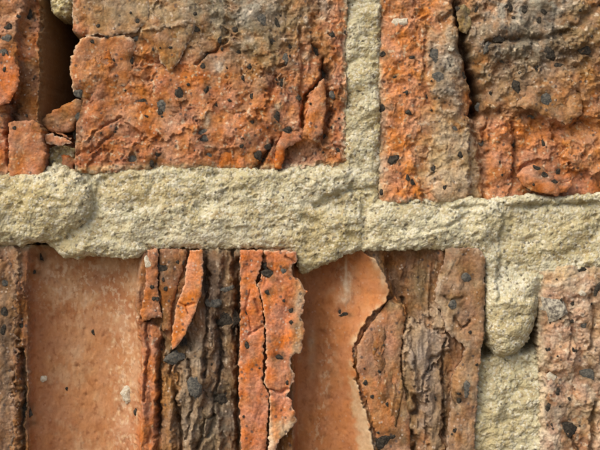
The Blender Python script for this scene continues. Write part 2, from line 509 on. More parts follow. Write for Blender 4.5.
for t in [(78, 91, 6, 7), (76, 114, 6, 8), (73, 131, 6, 9), (6, 38, 6, 5), (136, 37, 5, 4), (325, 72, 6, 10)]:
    speck('ul', *t, kind='grey_cinder')
for t in [(435, 55, 7, 9), (384, 53, 5, 4), (476, 8, 4, 7), (463, 75, 4, 6), (385, 107, 7, 5), (409, 112, 5, 4), (394, 160, 7, 7), (461, 154, 5, 6), (445, 188, 3, 4), (408, 178, 2.5, 5), (413, 182, 3, 5), (382, 192, 3, 5), (487, 48, 4.5, 9), (498, 37, 8, 8),
          (526, 10, 5, 9), (549, 53, 8, 9), (558, 66, 6, 4), (536, 68, 3, 7), (584, 50, 7, 6), (518, 86, 7, 7), (561, 33, 7, 4), (511, 6, 4, 7), (547, 99, 10, 10), (532, 114, 8, 7), (546, 144, 2.6, 8), (515, 143, 4, 5), (406, 93, 3, 4), (412, 57, 4, 3),
          (395, 76, 4, 3), (502, 60, 3, 4), (520, 73, 3, 3)]:
    speck('ur', *t)
for t in [(439, 78, 8, 9), (455, 129, 6, 5)]:
    speck('ur', *t, kind='grey_cinder')
for t in [(538, 169, 6, 3, .6), (545, 175, 7, 3.4, .6), (554, 182, 6, 3, .7)]:
    speck('ur', t[0], t[1], t[2], t[3], rot=t[4])
for t in [(162, 268, 9, 6), (229, 320, 12, 14), (213, 304, 9, 6), (195, 388, 8, 13), (222, 400, 8, 9), (174, 358, 12, 9), (270, 274, 9, 5), (284, 271, 5, 4), (266, 266, 5, 5), (280, 357, 9, 6), (388, 440, 13, 9), (382, 446, 6, 8), (466, 278, 6, 7), (454, 305, 6, 7),
          (468, 389, 6, 9), (461, 402, 4, 5), (22, 412, 6, 14), (4, 283, 6, 5), (34, 257, 4, 7), (29, 273, 4, 3), (86, 336, 2.5, 4), (59, 394, 2.5, 2.5), (152, 287, 3, 4), (154, 299, 3, 4), (132, 417, 3, 5), (227, 289, 10, 2.5), (182, 344, 6, 6), (246, 313, 3, 3),
          (292, 310, 4, 5), (292, 322, 4, 4), (284, 300, 2.5, 2.5), (268, 292, 4, 4), (346, 316, 6, 2.5), (341, 314, 2.5, 4), (373, 398, 3, 3), (380, 372, 2.5, 3), (388, 406, 2.5, 3), (366, 384, 3, 4), (4, 312, 6, 7), (3, 330, 5, 9), (455, 431, 3, 4), (20, 324, 3, 7)]:
    speck('ll', *t)
speck('ll', 122, 398, 6, 9, 'pale_grit', proud=2.2, deep=.5); speck('ll', 123, 405, 4, 5, 'pale_grit', proud=1.6, deep=.5); speck('ll', 37, 382, 5, 5, 'pale_grit', proud=2.0, deep=.5); speck('ll', 148, 262, 5, 9, 'pale_grit')
speck('ur', 400, 22, 9, 6, 'pale_grit'); speck('ur', 451, 48, 4, 5, 'pale_grit')
for t in [(583, 270, 8, 3), (598, 290, 4, 11), (556, 378, 4, 5), (558, 393, 4, 6), (549, 409, 4, 8), (570, 400, 3, 3), (570, 431, 11, 11), (575, 351, 3, 3), (574, 304, 3, 4), (549, 350, 4, 3), (585, 325, 5, 5)]:
    speck('lr', *t)
speck('lr', 590, 376, 10, 10, 'grey_cinder')
speck('lr', 554, 309, 15, 13, 'stone', rot=.3, proud=5.0, deep=.7)
speck('lr', 583, 293, 5, 4, 'pale_grit'); speck('lr', 552, 378, 6, 6, 'pale_grit')


_r2 = np.random.RandomState(77)
for bk, x0, y0, x1, y1, n_ in (('ul', 85, 5, 345, 160, 34), ('ur', 382, 5, 598, 192, 22), ('ll', 142, 255, 300, 450, 14), ('ll', 355, 300, 480, 450, 10), ('lr', 545, 275, 598, 450, 14), ('ul', 2, 4, 32, 118, 5)):
    for _ in range(n_):
        w_ = 1.4 + 3.0 * _r2.rand() ** 3
        speck(bk, x0 + (x1 - x0) * _r2.rand(), y0 + (y1 - y0) * _r2.rand(), w_, w_ * (0.7 + 1.0 * _r2.rand()), proud=0.7)

def dents(F):
    """the clay is sunk a little round each cinder"""
    for (x, y, w, h, kind, rot, proud, deep, bk) in SPECKS:
        if kind.endswith('cinder') and w > 3.5 and F.xs[0] < x < F.xs[-1] and F.ys[0] < y < F.ys[-1]:
            F.bump(x, y, w * 0.8, h * 0.8, -0.16 * min(w, h) - 0.5, 2.0)
            F.tint(x + 0.4 * w, y + 0.2 * h, w * 1.1, h * 1.1, c(96, 70, 52), .6, 1, 1.4)

# ------------------------------------------------------------------ upper left brick
def build_upper_left():
    F = Field((-600, -135), (352, 182), -5, ORANGE_D, top=4.0)
    fracture(F, 6.4, 11, 30, 1.0, 0.95)
    F.Z += 3.5 * fbm(F.X / 55, F.Y / 60, 3, 12)
    w = sstep(225, 320, F.X)
    F.Z += w * 3.2 * (ridged((F.X + 3 * F.wx) / 13, F.Y / 46, 3, 14) - 1.0)
    # broad colour of the clay
    F.mottle(c(190, 126, 86), 26, -0.1, 0.6, 0.8, 21)
    F.mottle(c(156, 92, 60), 20, 0.1, 0.8, 0.8, 22)
    F.mottle(PINK, 34, 0.05, 0.7, 0.6, 23)
    F.tint(225, 135, 110, 40, c(194, 124, 84), 0.65)
    F.tint(120, 80, 60, 40, c(186, 118, 70), 0.6)
    # grey film of grime and lichen along the top
    for (x, y, rx, ry, col, k) in [(240, 15, 62, 34, OLIVE, .85), (205, 8, 40, 26, OLIVE, .8), (262, 35, 36, 34, OLIVE, .75), (170, 12, 34, 22, GREYB, .7),
                                   (290, 20, 22, 26, c(138, 104, 70), .7), (250, 70, 26, 26, c(150, 116, 84), .5), (130, 12, 36, 18, GREYB, .6), (255, 12, 26, 14, LICHEN, .6),
                                   (318, 4, 16, 10, LICHEN, .6), (185, 40, 34, 18, c(168, 124, 84), .6), (100, 5, 26, 22, GREYB, .6)]:
        F.tint(x, y, rx, ry, col, k)
    F.tint(180, 110, 12, 10, c(150, 92, 66), .6); F.tint(225, 75, 14, 12, c(150, 78, 40), .6)
    F.tint(300, 152, 26, 10, c(150, 106, 82), .8)
    F.tint_line([(348, 0), (347, 80), (346, 165)], 2.5, PALEC, .7, 1.0)
    F.tint_line([(75, 169), (150, 166), (250, 166), (347, 163)], 2.2, c(206, 176, 136), .55, 1.5)
    F.tint_line([(118, 42), (135, 30), (160, 27), (180, 22), (196, 22)], 2.0, PALEC, .45)
    for (x, y, rx, ry) in [(250, 12, 3, 3), (251, 38, 3, 4), (306, 18, 2, 5), (305, 56, 4, 5), (320, 17, 4, 2), (278, 106, 4, 4), (339, 57, 2, 4), (218, 66, 6, 6), (207, 120, 3, 8)]:
        F.tint(x, y, rx, ry, PALEC, .75)
    # relief
    F.plate([(150, -40), (310, -40), (310, 30), (262, 55), (215, 42), (196, 24), (160, 30), (140, 34)], 3.0, 2.0, 4)
    F.bump(106, 64, 34, 30, 2.5); F.bump(250, 20, 30, 26, 3.5); F.bump(235, 120, 40, 30, 3.0); F.bump(170, 60, 24, 22, -2.5)
    F.plate([(276, 142), (300, 140), (326, 148), (330, 158), (300, 164), (278, 166)], -7, 3.0, 3)
    F.groove([(322, 58), (324, 72), (318, 82), (309, 92), (304, 102), (302, 126)], 1.5, 12)
    F.groove([(326, 66), (328, 90), (328, 120), (324, 142)], 3.0, 11)
    F.groove([(312, 44), (320, 56), (325, 76)], 3.4, 9)
    F.groove([(256, 170), (264, 158), (270, 148), (273, 140)], 2.2, 12)
    F.groove([(84, 36), (96, 36), (110, 37), (134, 38)], 1.6, 6)
    F.groove([(150, 62), (165, 60), (172, 66)], 1.2, 3); F.groove([(196, 64), (206, 52), (214, 50), (226, 40)], 1.4, 6)
    F.groove([(88, 142), (96, 132), (104, 124), (118, 118)], 1.6, 4); F.groove([(90, 152), (102, 142), (112, 134)], 1.4, 4)
    F.groove([(300, 30), (305, 60), (300, 90), (304, 128)], 1.8, 5); F.groove([(272, 40), (276, 70), (270, 100)], 1.6, 4)
    F.sheet([(82, 142), (96, 130), (106, 124), (118, 122), (112, 134), (100, 144), (92, 156), (84, 172), (78, 170)], 3, None, tilt=(-.05, 0))
    F.sheet([(331, -30), (352, -30), (352, 170), (334, 170), (331, 140), (333, 100), (330, 60)], 3, c(198, 120, 80), .5, 2, 5)
    F.sheet([(140, 70), (200, 78), (215, 100), (196, 130), (150, 140), (120, 120), (124, 90)], 2.5, None, soft=1.5, warp=6, tilt=(0, .05))
    F.sheet([(225, 60), (262, 66), (270, 100), (256, 120), (232, 108)], 3, None, soft=1.5, warp=6, tilt=(.05, 0))
    F.sheet([(100, 140), (140, 138), (160, 150), (150, 172), (100, 172)], 2.5, None, soft=1.5, warp=6)
    F.mottle(PALEC, 6, .45, .8, .55, 26); F.mottle(c(110, 64, 40), 7, .5, .9, .7, 27)
    # the strip left of the open core, set back
    F.plate([(16, 28), (36, -40), (36, 124), (8, 124), (10, 98), (18, 88)], -14, 2.0, 2)
    F.tint_poly([(16, 60), (38, 55), (38, 130), (10, 126)], c(132, 88, 58), .8)
    F.tint_poly([(-60, -60), (34, -60), (34, 50), (-60, 58)], PINK, .6, 6)
    # the open core: a deep smooth slot
    slot = [(34, -60), (73, -60), (73, 30), (78, 34), (85, 37), (78, 44), (73, 57), (71, 68), (73, 76), (76, 92), (82, 100), (78, 118), (70, 132), (46, 133), (36, 124)]
    s = F._bb(slot, 14)
    sd = sd_poly(F.X[s] + 0.6 * F.wx[s], F.Y[s], slot)
    F.A[s] = np.maximum(F.A[s], sstep(-1, 3, sd) * 0.9)
    k = np.minimum(sstep(0.0, 7.0, sd), np.clip((F.X[s] - 33) / 38, 0, 1) ** 1.1)
    F.Z[s] = F.Z[s] * (1 - k) + (-185 + 3 * F.W[s]) * k
    F.tint_poly(slot, c(146, 110, 80), .95, 1.5, 0.6)
    # gap beside the lower left block
    F.plate([(43, 120), (74, 122), (72, 170), (74, 185), (44, 185)], -42, 2.0, 1)
    F.groove([(7, 96), (8, 120), (7, 134)], 2.6, 16); F.groove([(8, 134), (6, 150), (8, 175)], 1.2, 7)
    F.tint(12, 108, 7, 12, GAP_SHADE, .6)  # recess darkened by colour, standing in for its shade
    outline = [(-583, -118), (347, -118), (347.5, 0), (347, 90), (346, 168), (300, 169), (250, 171), (170, 169), (120, 172), (95, 175), (80, 172), (44, 176), (0, 177), (-583, 172)]
    b = slab('brick', F, outline, CLAY, wall, 400, 0, 1.2, 4, 3.0, 3,
             rim=c(206, 190, 152), rimw=4.5, label='spalled orange brick with a deep dark core slot and grey grime')
    # split-off pieces
    piece('flake', b, [(-30, 52), (6, 54), (14, 58), (19, 68), (19, 86), (13, 98), (8, 104), (-30, 110)], 4, c(214, 118, 60), amp=2.4, seed=31, own=.95, under=3)
    piece('block', b, [(8.5, 122), (33, 120), (39, 124), (42, 138), (45, 150), (43, 178), (8.5, 178)], 1, c(196, 122, 86), amp=3, big=18, depth=30, under=0, seed=32, mott=PINK)
    piece('flake', b, [(73, -40), (150, -40), (148, 22), (134, 33), (120, 34), (108, 37), (98, 34), (90, 36), (83, 34), (74, 33), (72, 14)], 0, c(176, 130, 98), tilt=(-0.03, 0.1), amp=4, big=18,
          seed=33, depth=12, under=1, mott=GREYB, rim=PALEC, rimw=1.0,
          extra=lambda G: (G.groove([(81, 12), (82, 32)], 1.6, 7, 1), G.tint(135, 0, 30, 30, GREYB, .6)))
    piece('flake', b, [(69, 68), (71, 58), (76, 46), (83, 38), (92, 35), (100, 38), (110, 34), (124, 35), (134, 39), (136, 47), (130, 57), (132, 70), (128, 84), (112, 88), (96, 96), (82, 98), (73, 92), (71, 78)],
          -1, c(200, 124, 72), tilt=(-0.12, -0.1), amp=2.6, big=22, seed=34, depth=16, under=2, rim=c(226, 190, 146), rimw=2.0, mott=c(184, 122, 80),
          label='smooth orange scale with a pale curved edge')
    piece('flake', b, [(150, 36), (164, 28), (186, 23), (196, 24), (190, 40), (178, 62), (168, 72), (160, 60)], -3, c(176, 120, 80), tilt=(0.05, -0.12), amp=3.0, big=12, seed=35, depth=9,
          under=1, rim=PALEC, rimw=0.9, mott=OLIVE)
    piece('shard', b, [(35, 121), (42, 114), (54, 107), (66, 102), (74, 97), (80, 99), (80, 110), (74, 121), (69, 130), (58, 131), (48, 131), (41, 127)], -16, c(192, 116, 70),
          tilt=(0.12, -0.22), amp=4.5, big=13, ax=1.8, ay=.8, depth=26, under=2, seed=36)
    piece('shard', b, [(42, 134), (50, 132.5), (58, 136), (70, 141), (69, 143), (60, 145), (48, 144), (43, 140)], -9, c(200, 128, 88), tilt=(0, 0.25), amp=2, big=8, ax=2, ay=.7, depth=6, under=1.5,
          seed=37, rim=PALEC, rimw=1.0)
    piece('shard', b, [(52, 131), (60, 132.5), (70, 137.5), (69, 139.5), (60, 135)], -12, c(186, 116, 76), amp=1, big=8, depth=4, under=.6, seed=38, rnd=1)
    piece('shard', b, [(58, 155), (66, 153), (74, 160), (70, 169), (60, 168)], -14, c(150, 92, 62), amp=3, big=8, depth=8, under=1, seed=39)
    piece('sliver', b, [(303, 134), (305, 122), (309, 104), (313, 92), (319, 83), (324, 78), (326.5, 94), (325, 116), (322, 134), (313, 142)], 2, c(198, 122, 76), tilt=(-0.05, 0), amp=2.6, big=10,
          ax=.8, ay=2, depth=12, under=1.5, seed=40, label='upright split sliver of orange clay')
    piece('flake', b, [(214, 168), (222, 130), (236, 112), (250, 112), (252, 136), (246, 168)], -3, c(208, 122, 72), tilt=(0.1, -0.04), amp=4, big=12, ax=.8, ay=1.5, seed=43, depth=8, under=1)
    piece('flake', b, [(274, 168), (276, 146), (284, 130), (300, 132), (302, 140), (286, 148), (282, 168)], -1, c(204, 112, 62), tilt=(0, 0), amp=3, big=10, seed=44, depth=9, under=1)
    # grey-yellow mortar caught in the core
    L = Field((40, -30), (80, 24), -12, MORT_Y)
    L.Z += 3.0 * fbm(L.X / 9, L.Y / 9, 3, 61) + 1.6 * (chunks(L.X / 3, L.Y / 3, 62) - .4) - 0.03 * (L.X - 60) ** 2
    L.mottle(OLIVE, 9, 0.0, 0.5, 0.7, 63)
    slab('mortar_lump', L, [(44, -26), (75, -26), (73, 6), (70, 14), (62, 16), (52, 12), (46, 4)], MORTAR, b, 60, 0, 1.5, 8, 4.0, 2)
    L = Field((38, 138), (80, 186), -20, MORT_Y)
    L.Z += 4.0 * fbm(L.X / 9, L.Y / 9, 3, 64) + 1.6 * (chunks(L.X / 3, L.Y / 3, 65) - .4)
    L.mottle(OLIVE, 9, -0.2, 0.4, 0.7, 66)
    slab('mortar_lump', L, [(43, 146), (56, 143), (70, 146), (73, 160), (74, 180), (44, 180)], MORTAR, b, 40, 0, 1.5, 6, 3.0, 2)
    return b

# ------------------------------------------------------------------ upper right brick
def build_upper_right():
    F = Field((372, -105), (1320, 208), -6, c(186, 112, 66), top=4.0)
    fracture(F, 5.6, 111, 24, 1.0, 1.1)
    F.Z += 8 * sstep(470, 500, F.X) * (chunks((F.X + 8 * F.W) / 44, (F.Y + 8 * F.W) / 36, 117, .8) - .4)
    F.Z += 3.0 * fbm(F.X / 60, F.Y / 60, 3, 112)
    F.mottle(ORANGE, 22, -0.1, 0.5, 0.8, 121); F.mottle(c(150, 92, 58), 24, 0.1, 0.8, 0.7, 122)
    # left strip: bright orange, finely torn, upright grain
    s, a = F.tint_poly([(372, -120), (436, -120), (430, 30), (424, 90), (420, 130), (428, 200), (372, 205)], c(204, 126, 74), .75, 8)
    F.Z[s] += a * 2.2 * (ridged((F.X[s] + 3 * F.wx[s]) / 10, F.Y[s] / 26, 3, 114) - 1.0)
    F.tint(400, 8, 16, 12, c(190, 128, 98), .7); F.tint(382, 150, 7, 50, c(196, 160, 136), .75); F.tint(385, 110, 6, 14, c(200, 160, 140), .7)
    F.tint_line([(379, -20), (379, 100), (379, 196)], 1.8, c(196, 170, 140), .6, 1.0)
    # pale worn patch
    F.tint(452, 160, 32, 40, c(190, 168, 136), .85); F.tint(470, 185, 20, 16, c(180, 150, 120), .7); F.tint(445, 125, 22, 18, c(176, 150, 118), .7)
    # bulging grey right-hand side
    F.bump(530, 20, 58, 50, 9, 1.5); F.bump(545, 84, 46, 40, 10, 2.0); F.bump(600, 60, 40, 50, 7, 1.4)
    for (x, y, rx, ry, col, k) in [(530, 15, 56, 36, LICHEN, .9), (520, 60, 52, 40, c(126, 119, 102), 1.0), (560, 40, 46, 40, c(120, 112, 96), .95), (500, 36, 16, 9, c(84, 78, 68), .7), (550, 36, 22, 7, c(88, 80, 68), .7), (512, 92, 12, 14, c(96, 82, 68), .6), (505, 90, 24, 26, c(158, 128, 100), .7), (592, 74, 24, 40, c(172, 124, 84), .6),
                                   (552, 92, 30, 22, c(182, 128, 92), .7), (595, 20, 26, 30, c(140, 110, 76), .7), (530, 5, 26, 14, c(172, 168, 148), .6), (470, 30, 12, 30, GREYB, .7),
                                   (550, 150, 30, 30, c(196, 120, 72), .8), (590, 130, 24, 24, c(198, 130, 82), .7), (500, 160, 22, 36, c(192, 124, 88), .8), (575, 180, 24, 14, c(180, 104, 66), .7)]:
        F.tint(x, y, rx, ry, col, k)
    F.groove([(488, 42), (505, 40), (522, 38), (545, 40), (562, 34), (576, 26), (590, 12), (604, 4)], 3.2, 7)
    F.plate([(470, 112), (500, 108), (514, 116), (530, 112), (545, 120), (565, 128), (584, 121), (620, 116), (700, 120), (700, 230), (470, 230)], -9, 2.5, 3)
    F.groove([(500, 108), (514, 114), (530, 112), (545, 119), (565, 127), (584, 120), (604, 116)], 2.4, 7)
    F.groove([(514, 122), (517, 145), (515, 165), (518, 178)], 1.6, 6)
    F.groove([(578, 92), (582, 108), (578, 122)], 2, 6)
    F.groove([(490, 112), (484, 140), (488, 170), (486, 198)], 2.2, 6)
    F.bump(448, 62, 17, 44, 9, 1.4); F.bump(436, 84, 12, 22, 4); F.bump(452, 100, 10, 20, 4)
    F.tint(447, 62, 19, 46, c(158, 146, 124), .85, 1.3); F.tint(446, 70, 12, 30, LICHEN, .7)
    F.groove([(428, 24), (426, 50), (424, 80), (430, 104)], 2, 4); F.groove([(440, 20), (452, 14)], 2, 5)
    F.sheet([(388, 94), (402, 90), (416, 100), (420, 126), (412, 150), (418, 176), (424, 206), (400, 206), (393, 170), (388, 140)], 3, c(206, 126, 72), .6, 2, 4)
    F.sheet([(486, 132), (498, 122), (512, 128), (515, 150), (513, 176), (508, 206), (488, 206), (487, 170)], 4.5, c(202, 124, 82), .6, 2, 4)
    F.sheet([(520, 122), (536, 126), (552, 132), (560, 144), (552, 160), (534, 160), (520, 168)], 3.5, c(198, 120, 70), .6, 2.2, 4, (0, .08))
    F.sheet([(566, 138), (584, 130), (612, 128), (612, 168), (596, 176), (584, 168), (572, 170), (564, 158)], 5, c(206, 132, 76), .6, 2.2, 5, (0, .1))
    F.sheet([(430, 138), (450, 130), (470, 128), (480, 150), (482, 206), (436, 206), (428, 168)], 2.5, c(190, 168, 138), .5, 2, 5)
    F.mottle(PALEC, 6, .45, .8, .55, 126); F.mottle(c(104, 62, 38), 7, .5, .9, .7, 127)
    # deep crack between the grey lump and the right side
    F.groove([(455, -60), (457, 0), (461, 24), (463, 44), (469, 64), (474, 84), (478, 100), (474, 112)], 3.6, 30, 1.5)
    F.groove([(475, 78), (480, 92), (477, 108)], 5.0, 22, 1.5)
    F.groove([(478, 112), (474, 130), (482, 150), (484, 172)], 2.4, 8)
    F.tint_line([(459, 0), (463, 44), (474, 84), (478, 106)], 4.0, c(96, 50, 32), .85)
    outline = [(378.5, -88), (1311, -88), (1311, 200), (640, 202), (560, 202), (500, 204), (440, 203), (379, 203), (378.5, 120)]
    b = slab('brick', F, outline, CLAY, wall, 400, 0, 1.2, 4, 3.0, 3, rim=c(206, 190, 152), rimw=4.5, label='torn orange brick with a bulging grey lichened half and a deep crack', seed=7)
    def lich(G): G.tint(444, 60, 20, 46, LICHEN, .6)
    piece('flake', b, [(456, 8), (464, 4), (470, 10), (471, 26), (466, 34), (459, 30)], 3, c(140, 120, 80), amp=5, big=8, depth=16, under=2, seed=132, mott=OLIVE, rnd=3, rw=3)
    piece('flake', b, [(517, 176), (524, 168), (534, 164), (545, 167), (555, 177), (562, 184), (574, 180), (570, 190), (556, 196), (536, 192), (524, 186)], -1.5, c(190, 118, 80), tilt=(.02, .12), amp=3,
          big=12, ax=1.4, ay=.9, depth=10, under=2, seed=133, rnd=3, rw=3)
    piece('flake', b, [(516, 106), (522, 84), (544, 76), (568, 82), (582, 96), (582, 114), (566, 124), (548, 117), (532, 110)], 5, c(184, 132, 96), tilt=(0, 0.14), amp=3.5, big=14, depth=12, under=2.5, seed=139, rnd=5, rw=5,
          mott=c(160, 130, 100))
    return b

# ------------------------------------------------------------------ lower left brick
def build_lower_left():
    F = Field((-470, 240), (490, 545), -8, BROWN, top=4.0)
    X, Y = F.X, F.Y
    fracture(F, 4.2, 211, 20, .7, 2.2)
    inr = sstep(-40, 20, X)
    # laminated, bark-like middle
    bark = sstep(138, 152, X) * sstep(246, 238, X)
    F.Z += bark * (3.2 * (ridged((X + 2 * F.wx) / 18, Y / 95, 3, 214) - 1.1) - 3)
    right = sstep(375, 395, X)
    lw = noise(X / 26, Y / 70, 243)
    F.Z += right * (4.0 * (ridged((X + 6 * lw) / 17, Y / 120, 2, 215) - 1.1) + 3.5 * (chunks((X + 6 * lw) / 12, Y / 50 + lw, 216, .6) - .5) - 5)
    F.mottle(c(176, 106, 66), 18, 0.0, 0.6, 0.7, 221, .6, 2); F.mottle(DARKB, 16, 0.1, 0.7, 0.7, 222, .6, 2.4)
    # cores: smooth concave half-pipes
    def core(xc, r, zr, zdeep, col, edge, x0, x1):
        t = np.clip(1 - ((X - xc) / r) ** 2, 0, 1)
        zc = zr - zdeep * np.sqrt(t) + 0.8 * fbm(X / 40, Y / 60, 3, 230) + 0.22 * fbm(X / 4, Y / 7, 2, 231)
        k = sstep(x0 - 2, x0 + 3, X + 1.0 * F.wx + 3 * noise(X / 30, Y / 40, 240)) * sstep(x1 + 5, x1 - 3, X + 1.0 * F.wx + 5 * noise(X / 30, Y / 40, 241))
        F.Z = F.Z * (1 - k) + zc * k
        F.A = F.A * (1 - k) + 0.95 * k
        cc = np.asarray(col)[None, None] * (1 - 0.0 * t[..., None])
        F.C = F.C * (1 - k[..., None]) + cc * k[..., None]
        return k
    core(84, 62, -4, 44, CORE, CORE_D, 27, 137)
    RX = np.interp(Y, [240, 250, 262, 280, 295, 303, 313, 328, 345, 362, 384, 410, 445, 480, 545], [352, 362, 378, 388, 391, 386, 374, 362, 354, 352, 357, 366, 374, 380, 384])
    RX = RX + 1.2 * F.wx + 2.0 * noise(X / 19, Y / 19, 233) + 1.6 * fbm(X / 7, Y / 7, 2, 236)
    RS = np.interp(Y, [240, 262, 280, 295, 313, 328, 345, 362, 384, 410, 445, 480, 545], [358, 378, 388, 391, 376, 364, 356, 354, 359, 367, 375, 381, 384])
    t = np.clip((X - 322) / np.maximum(RS - 322, 8), -1, 1.2)
    zc = -37 + np.where(t > 0, 30 * np.clip(t, 0, 1.1) ** 1.7, 10 * t * t) + 0.7 * fbm(X / 36, Y / 50, 3, 234) + 0.2 * fbm(X / 4, Y / 7, 2, 235)
    k = sstep(292, 298, X) * (1 - np.clip((X - RX + 1) / 6.5, 0, 1)); kf = sstep(292, 298, X) * sstep(1.2, -0.8, X - RX)
    zc = zc + np.where(X > RX, 1.5 * fbm(X / 5, Y / 5, 3, 238) - 1.0 * (chunks(X / 6, Y / 6, 239) - .5), 0)
    F.Z = F.Z * (1 - k) + zc * k; F.A = F.A * (1 - kf) + 0.95 * kf
    F.C = F.C * (1 - kf[..., None]) + np.asarray(c(186, 118, 78)) * kf[..., None]
    k = kf
    edge = np.exp(-((RS - X - 2.0) / 4.0) ** 2) * k * np.clip(.25 + 1.0 * F.W + .3 * sstep(360, 400, Y), 0, .8)
    F.C = F.C * (1 - edge[..., None]) + np.asarray(c(222, 200, 168)) * edge[..., None]  # bright edge highlight painted along the core's rim
    low = sstep(-1, 2, X - RX) * sstep(RX + 26, RX + 4, X); F.Z -= 7 * low
    for (x, y, rx, ry, col, k) in [(85, 285, 60, 26, c(168, 96, 60), .6), (40, 300, 14, 40, c(158, 92, 56), .6), (85, 380, 26, 60, c(198, 134, 92), .55), (115, 300, 18, 40, c(160, 84, 54), .5), (120, 430, 14, 50, c(178, 100, 72), .5),
                                   (340, 290, 24, 24, c(176, 102, 64), .5), (368, 285, 14, 26, c(202, 124, 74), .6), (318, 330, 14, 60, c(148, 88, 54), .6), (340, 400, 20, 40, c(180, 108, 66), .5)]:  # clay tones plus painted shading of the hollows, darker along their left
        F.tint(x, y, rx, ry, col, k)
    # scuffs of lime in the cores
    rs = np.random.RandomState(4)
    bl = fbm(X / 26, Y / 40, 4, 251) + .5 * fbm(X / 5, Y / 9, 3, 252)
    kb = (F.A * (1 - .6 * sstep(260, 300, X)) * (.10 + .5 * sstep(0.05, .9, bl) + .35 * sstep(320, 262, Y) * sstep(-.2, .7, fbm(X / 9, Y / 14, 3, 253))))[..., None]
    F.C = F.C * (1 - kb) + np.asarray(c(204, 164, 132)) * kb
    kd = (F.A * .45 * sstep(.1, .9, fbm(X / 18, Y / 30, 4, 254)))[..., None]
    F.C = F.C * (1 - kd) + np.asarray(c(150, 86, 54)) * kd
    F.Z += F.A * (.35 * fbm(X / 7, Y / 12, 3, 255) - 1.2 * np.exp(-(vor(X / 26, Y / 30, 256)[0] / .07) ** 2))
    for i in range(46):
        x = 36 + 104 * rs.rand(); y = 262 + 60 * rs.rand() ** 1.4 if i < 30 else 262 + 185 * rs.rand()
        F.tint(x, y, 1 + 3 * rs.rand(), 1.5 + 5 * rs.rand(), c(206, 160, 124), .25 + .3 * rs.rand(), 1, 1.0)
    for (x, y, rx, ry, k) in [(44, 270, 8, 12, .6), (50, 292, 12, 10, .5), (70, 300, 14, 7, .45), (100, 268, 16, 9, .5), (128, 268, 8, 14, .55), (125, 290, 9, 9, .4), (108, 318, 10, 14, .35), (122, 345, 6, 22, .4), (130, 380, 5, 24, .35),
                              (80, 285, 20, 8, .3), (60, 262, 14, 5, .4), (118, 425, 9, 26, .35), (75, 350, 22, 30, .22)]:
        F.tint(x, y, rx, ry, c(214, 176, 146), k, 1, 1.3)
    for i in range(90):
        F.tint(100 + 36 * rs.rand(), 300 + 150 * rs.rand(), .7 + 1.2 * rs.rand() ** 2, .7 + 1.6 * rs.rand() ** 2, c(222, 190, 156), .55, 1, .6)
    reg = np.exp(-((X - 85) / 56) ** 4 - ((Y - 278) / 34) ** 2) + .8 * np.exp(-((X - 122) / 15) ** 2) * sstep(280, 330, Y) + .8 * np.exp(-((X - 346) / 9) ** 2 - ((Y - 284) / 26) ** 2) + .6 * np.exp(-((X - 324 + (Y - 400) * .12) / 6) ** 2) * sstep(300, 350, Y)
    sc = (np.clip(reg, 0, 1) * F.A * .75 * sstep(.22, .5, fbm(X / 5, Y / 8, 4, 257, .65)))[..., None]
    F.C = F.C * (1 - sc) + np.asarray(c(220, 190, 162)) * sc
    sc = (F.A * .5 * sstep(.45, .8, fbm(X / 7, Y / 11, 4, 258, .65)))[..., None]
    F.C = F.C * (1 - sc) + np.asarray(c(140, 82, 54)) * sc
    F.groove([(338, 300), (328, 350), (320, 400), (312, 450), (308, 480)], 8, -3.5, 1)
    F.groove([(347, 246), (346, 300), (344, 330)], 3, -1.5, 1)
    F.Z += F.A * .5 * np.clip(fbm(X / 6, Y / 9, 3, 257), 0, 1)
    for i in range(40):
        F.tint(112 + 20 * rs.rand(), 370 + 80 * rs.rand(), .6 + .7 * rs.rand(), .6 + 1.2 * rs.rand(), c(216, 180, 140), .6, 1, .5)
    F.tint_line([(40, 290), (55, 300), (70, 302), (84, 296), (96, 300)], 3, c(196, 152, 118), .4, 5)
    for (x, y, rx, ry, k) in [(348, 288, 4, 8, .7), (347, 268, 1.2, 14, .6), (345, 300, 5, 5, .5), (378, 262, 4, 9, .5), (384, 276, 3, 10, .6), (312, 350, 4, 20, .3)]:
        F.tint(x, y, rx, ry, PALEC, k)
    F.tint_poly([(350, 380), (354, 384), (361, 404), (368, 424), (373, 452), (374, 480), (362, 480), (358, 440), (354, 410)], c(208, 182, 150), .6, 4, 4)  # painted highlight down the core's broken edge
    # left laminated edge
    F.plate([(-600, 230), (17, 230), (20, 300), (17, 360), (18, 560), (-600, 560)], 6, 4.0, 6)
    F.tint_poly([(-600, 230), (16, 230), (18, 300), (15, 360), (17, 560), (-600, 560)], c(164, 116, 88), .8, 4)
    F.mottle(c(96, 84, 74), 9, .1, .6, .0, 227); F.tint(6, 310, 9, 30, c(112, 96, 82), .7); F.tint(3, 380, 8, 34, c(120, 104, 90), .7); F.tint(18, 265, 4, 12, c(186, 150, 120), .6); F.tint(6, 430, 9, 20, c(172, 118, 84), .6)
    F.groove([(4, 290), (3, 330), (2, 370), (4, 410)], 2.2, 6); F.groove([(20, 350), (21, 372), (22, 400), (21, 440), (22, 480)], 2.4, 9); F.groove([(12, 350), (11, 380)], 1.6, 4)
    F.tint_line([(21, 350), (22, 400), (21, 480)], 3, GAP_SHADE, .7)  # crevice shade painted as a near-black line
    F.tint_line([(24, 256), (25, 300), (24, 350)], 3, c(140, 82, 50), .6)
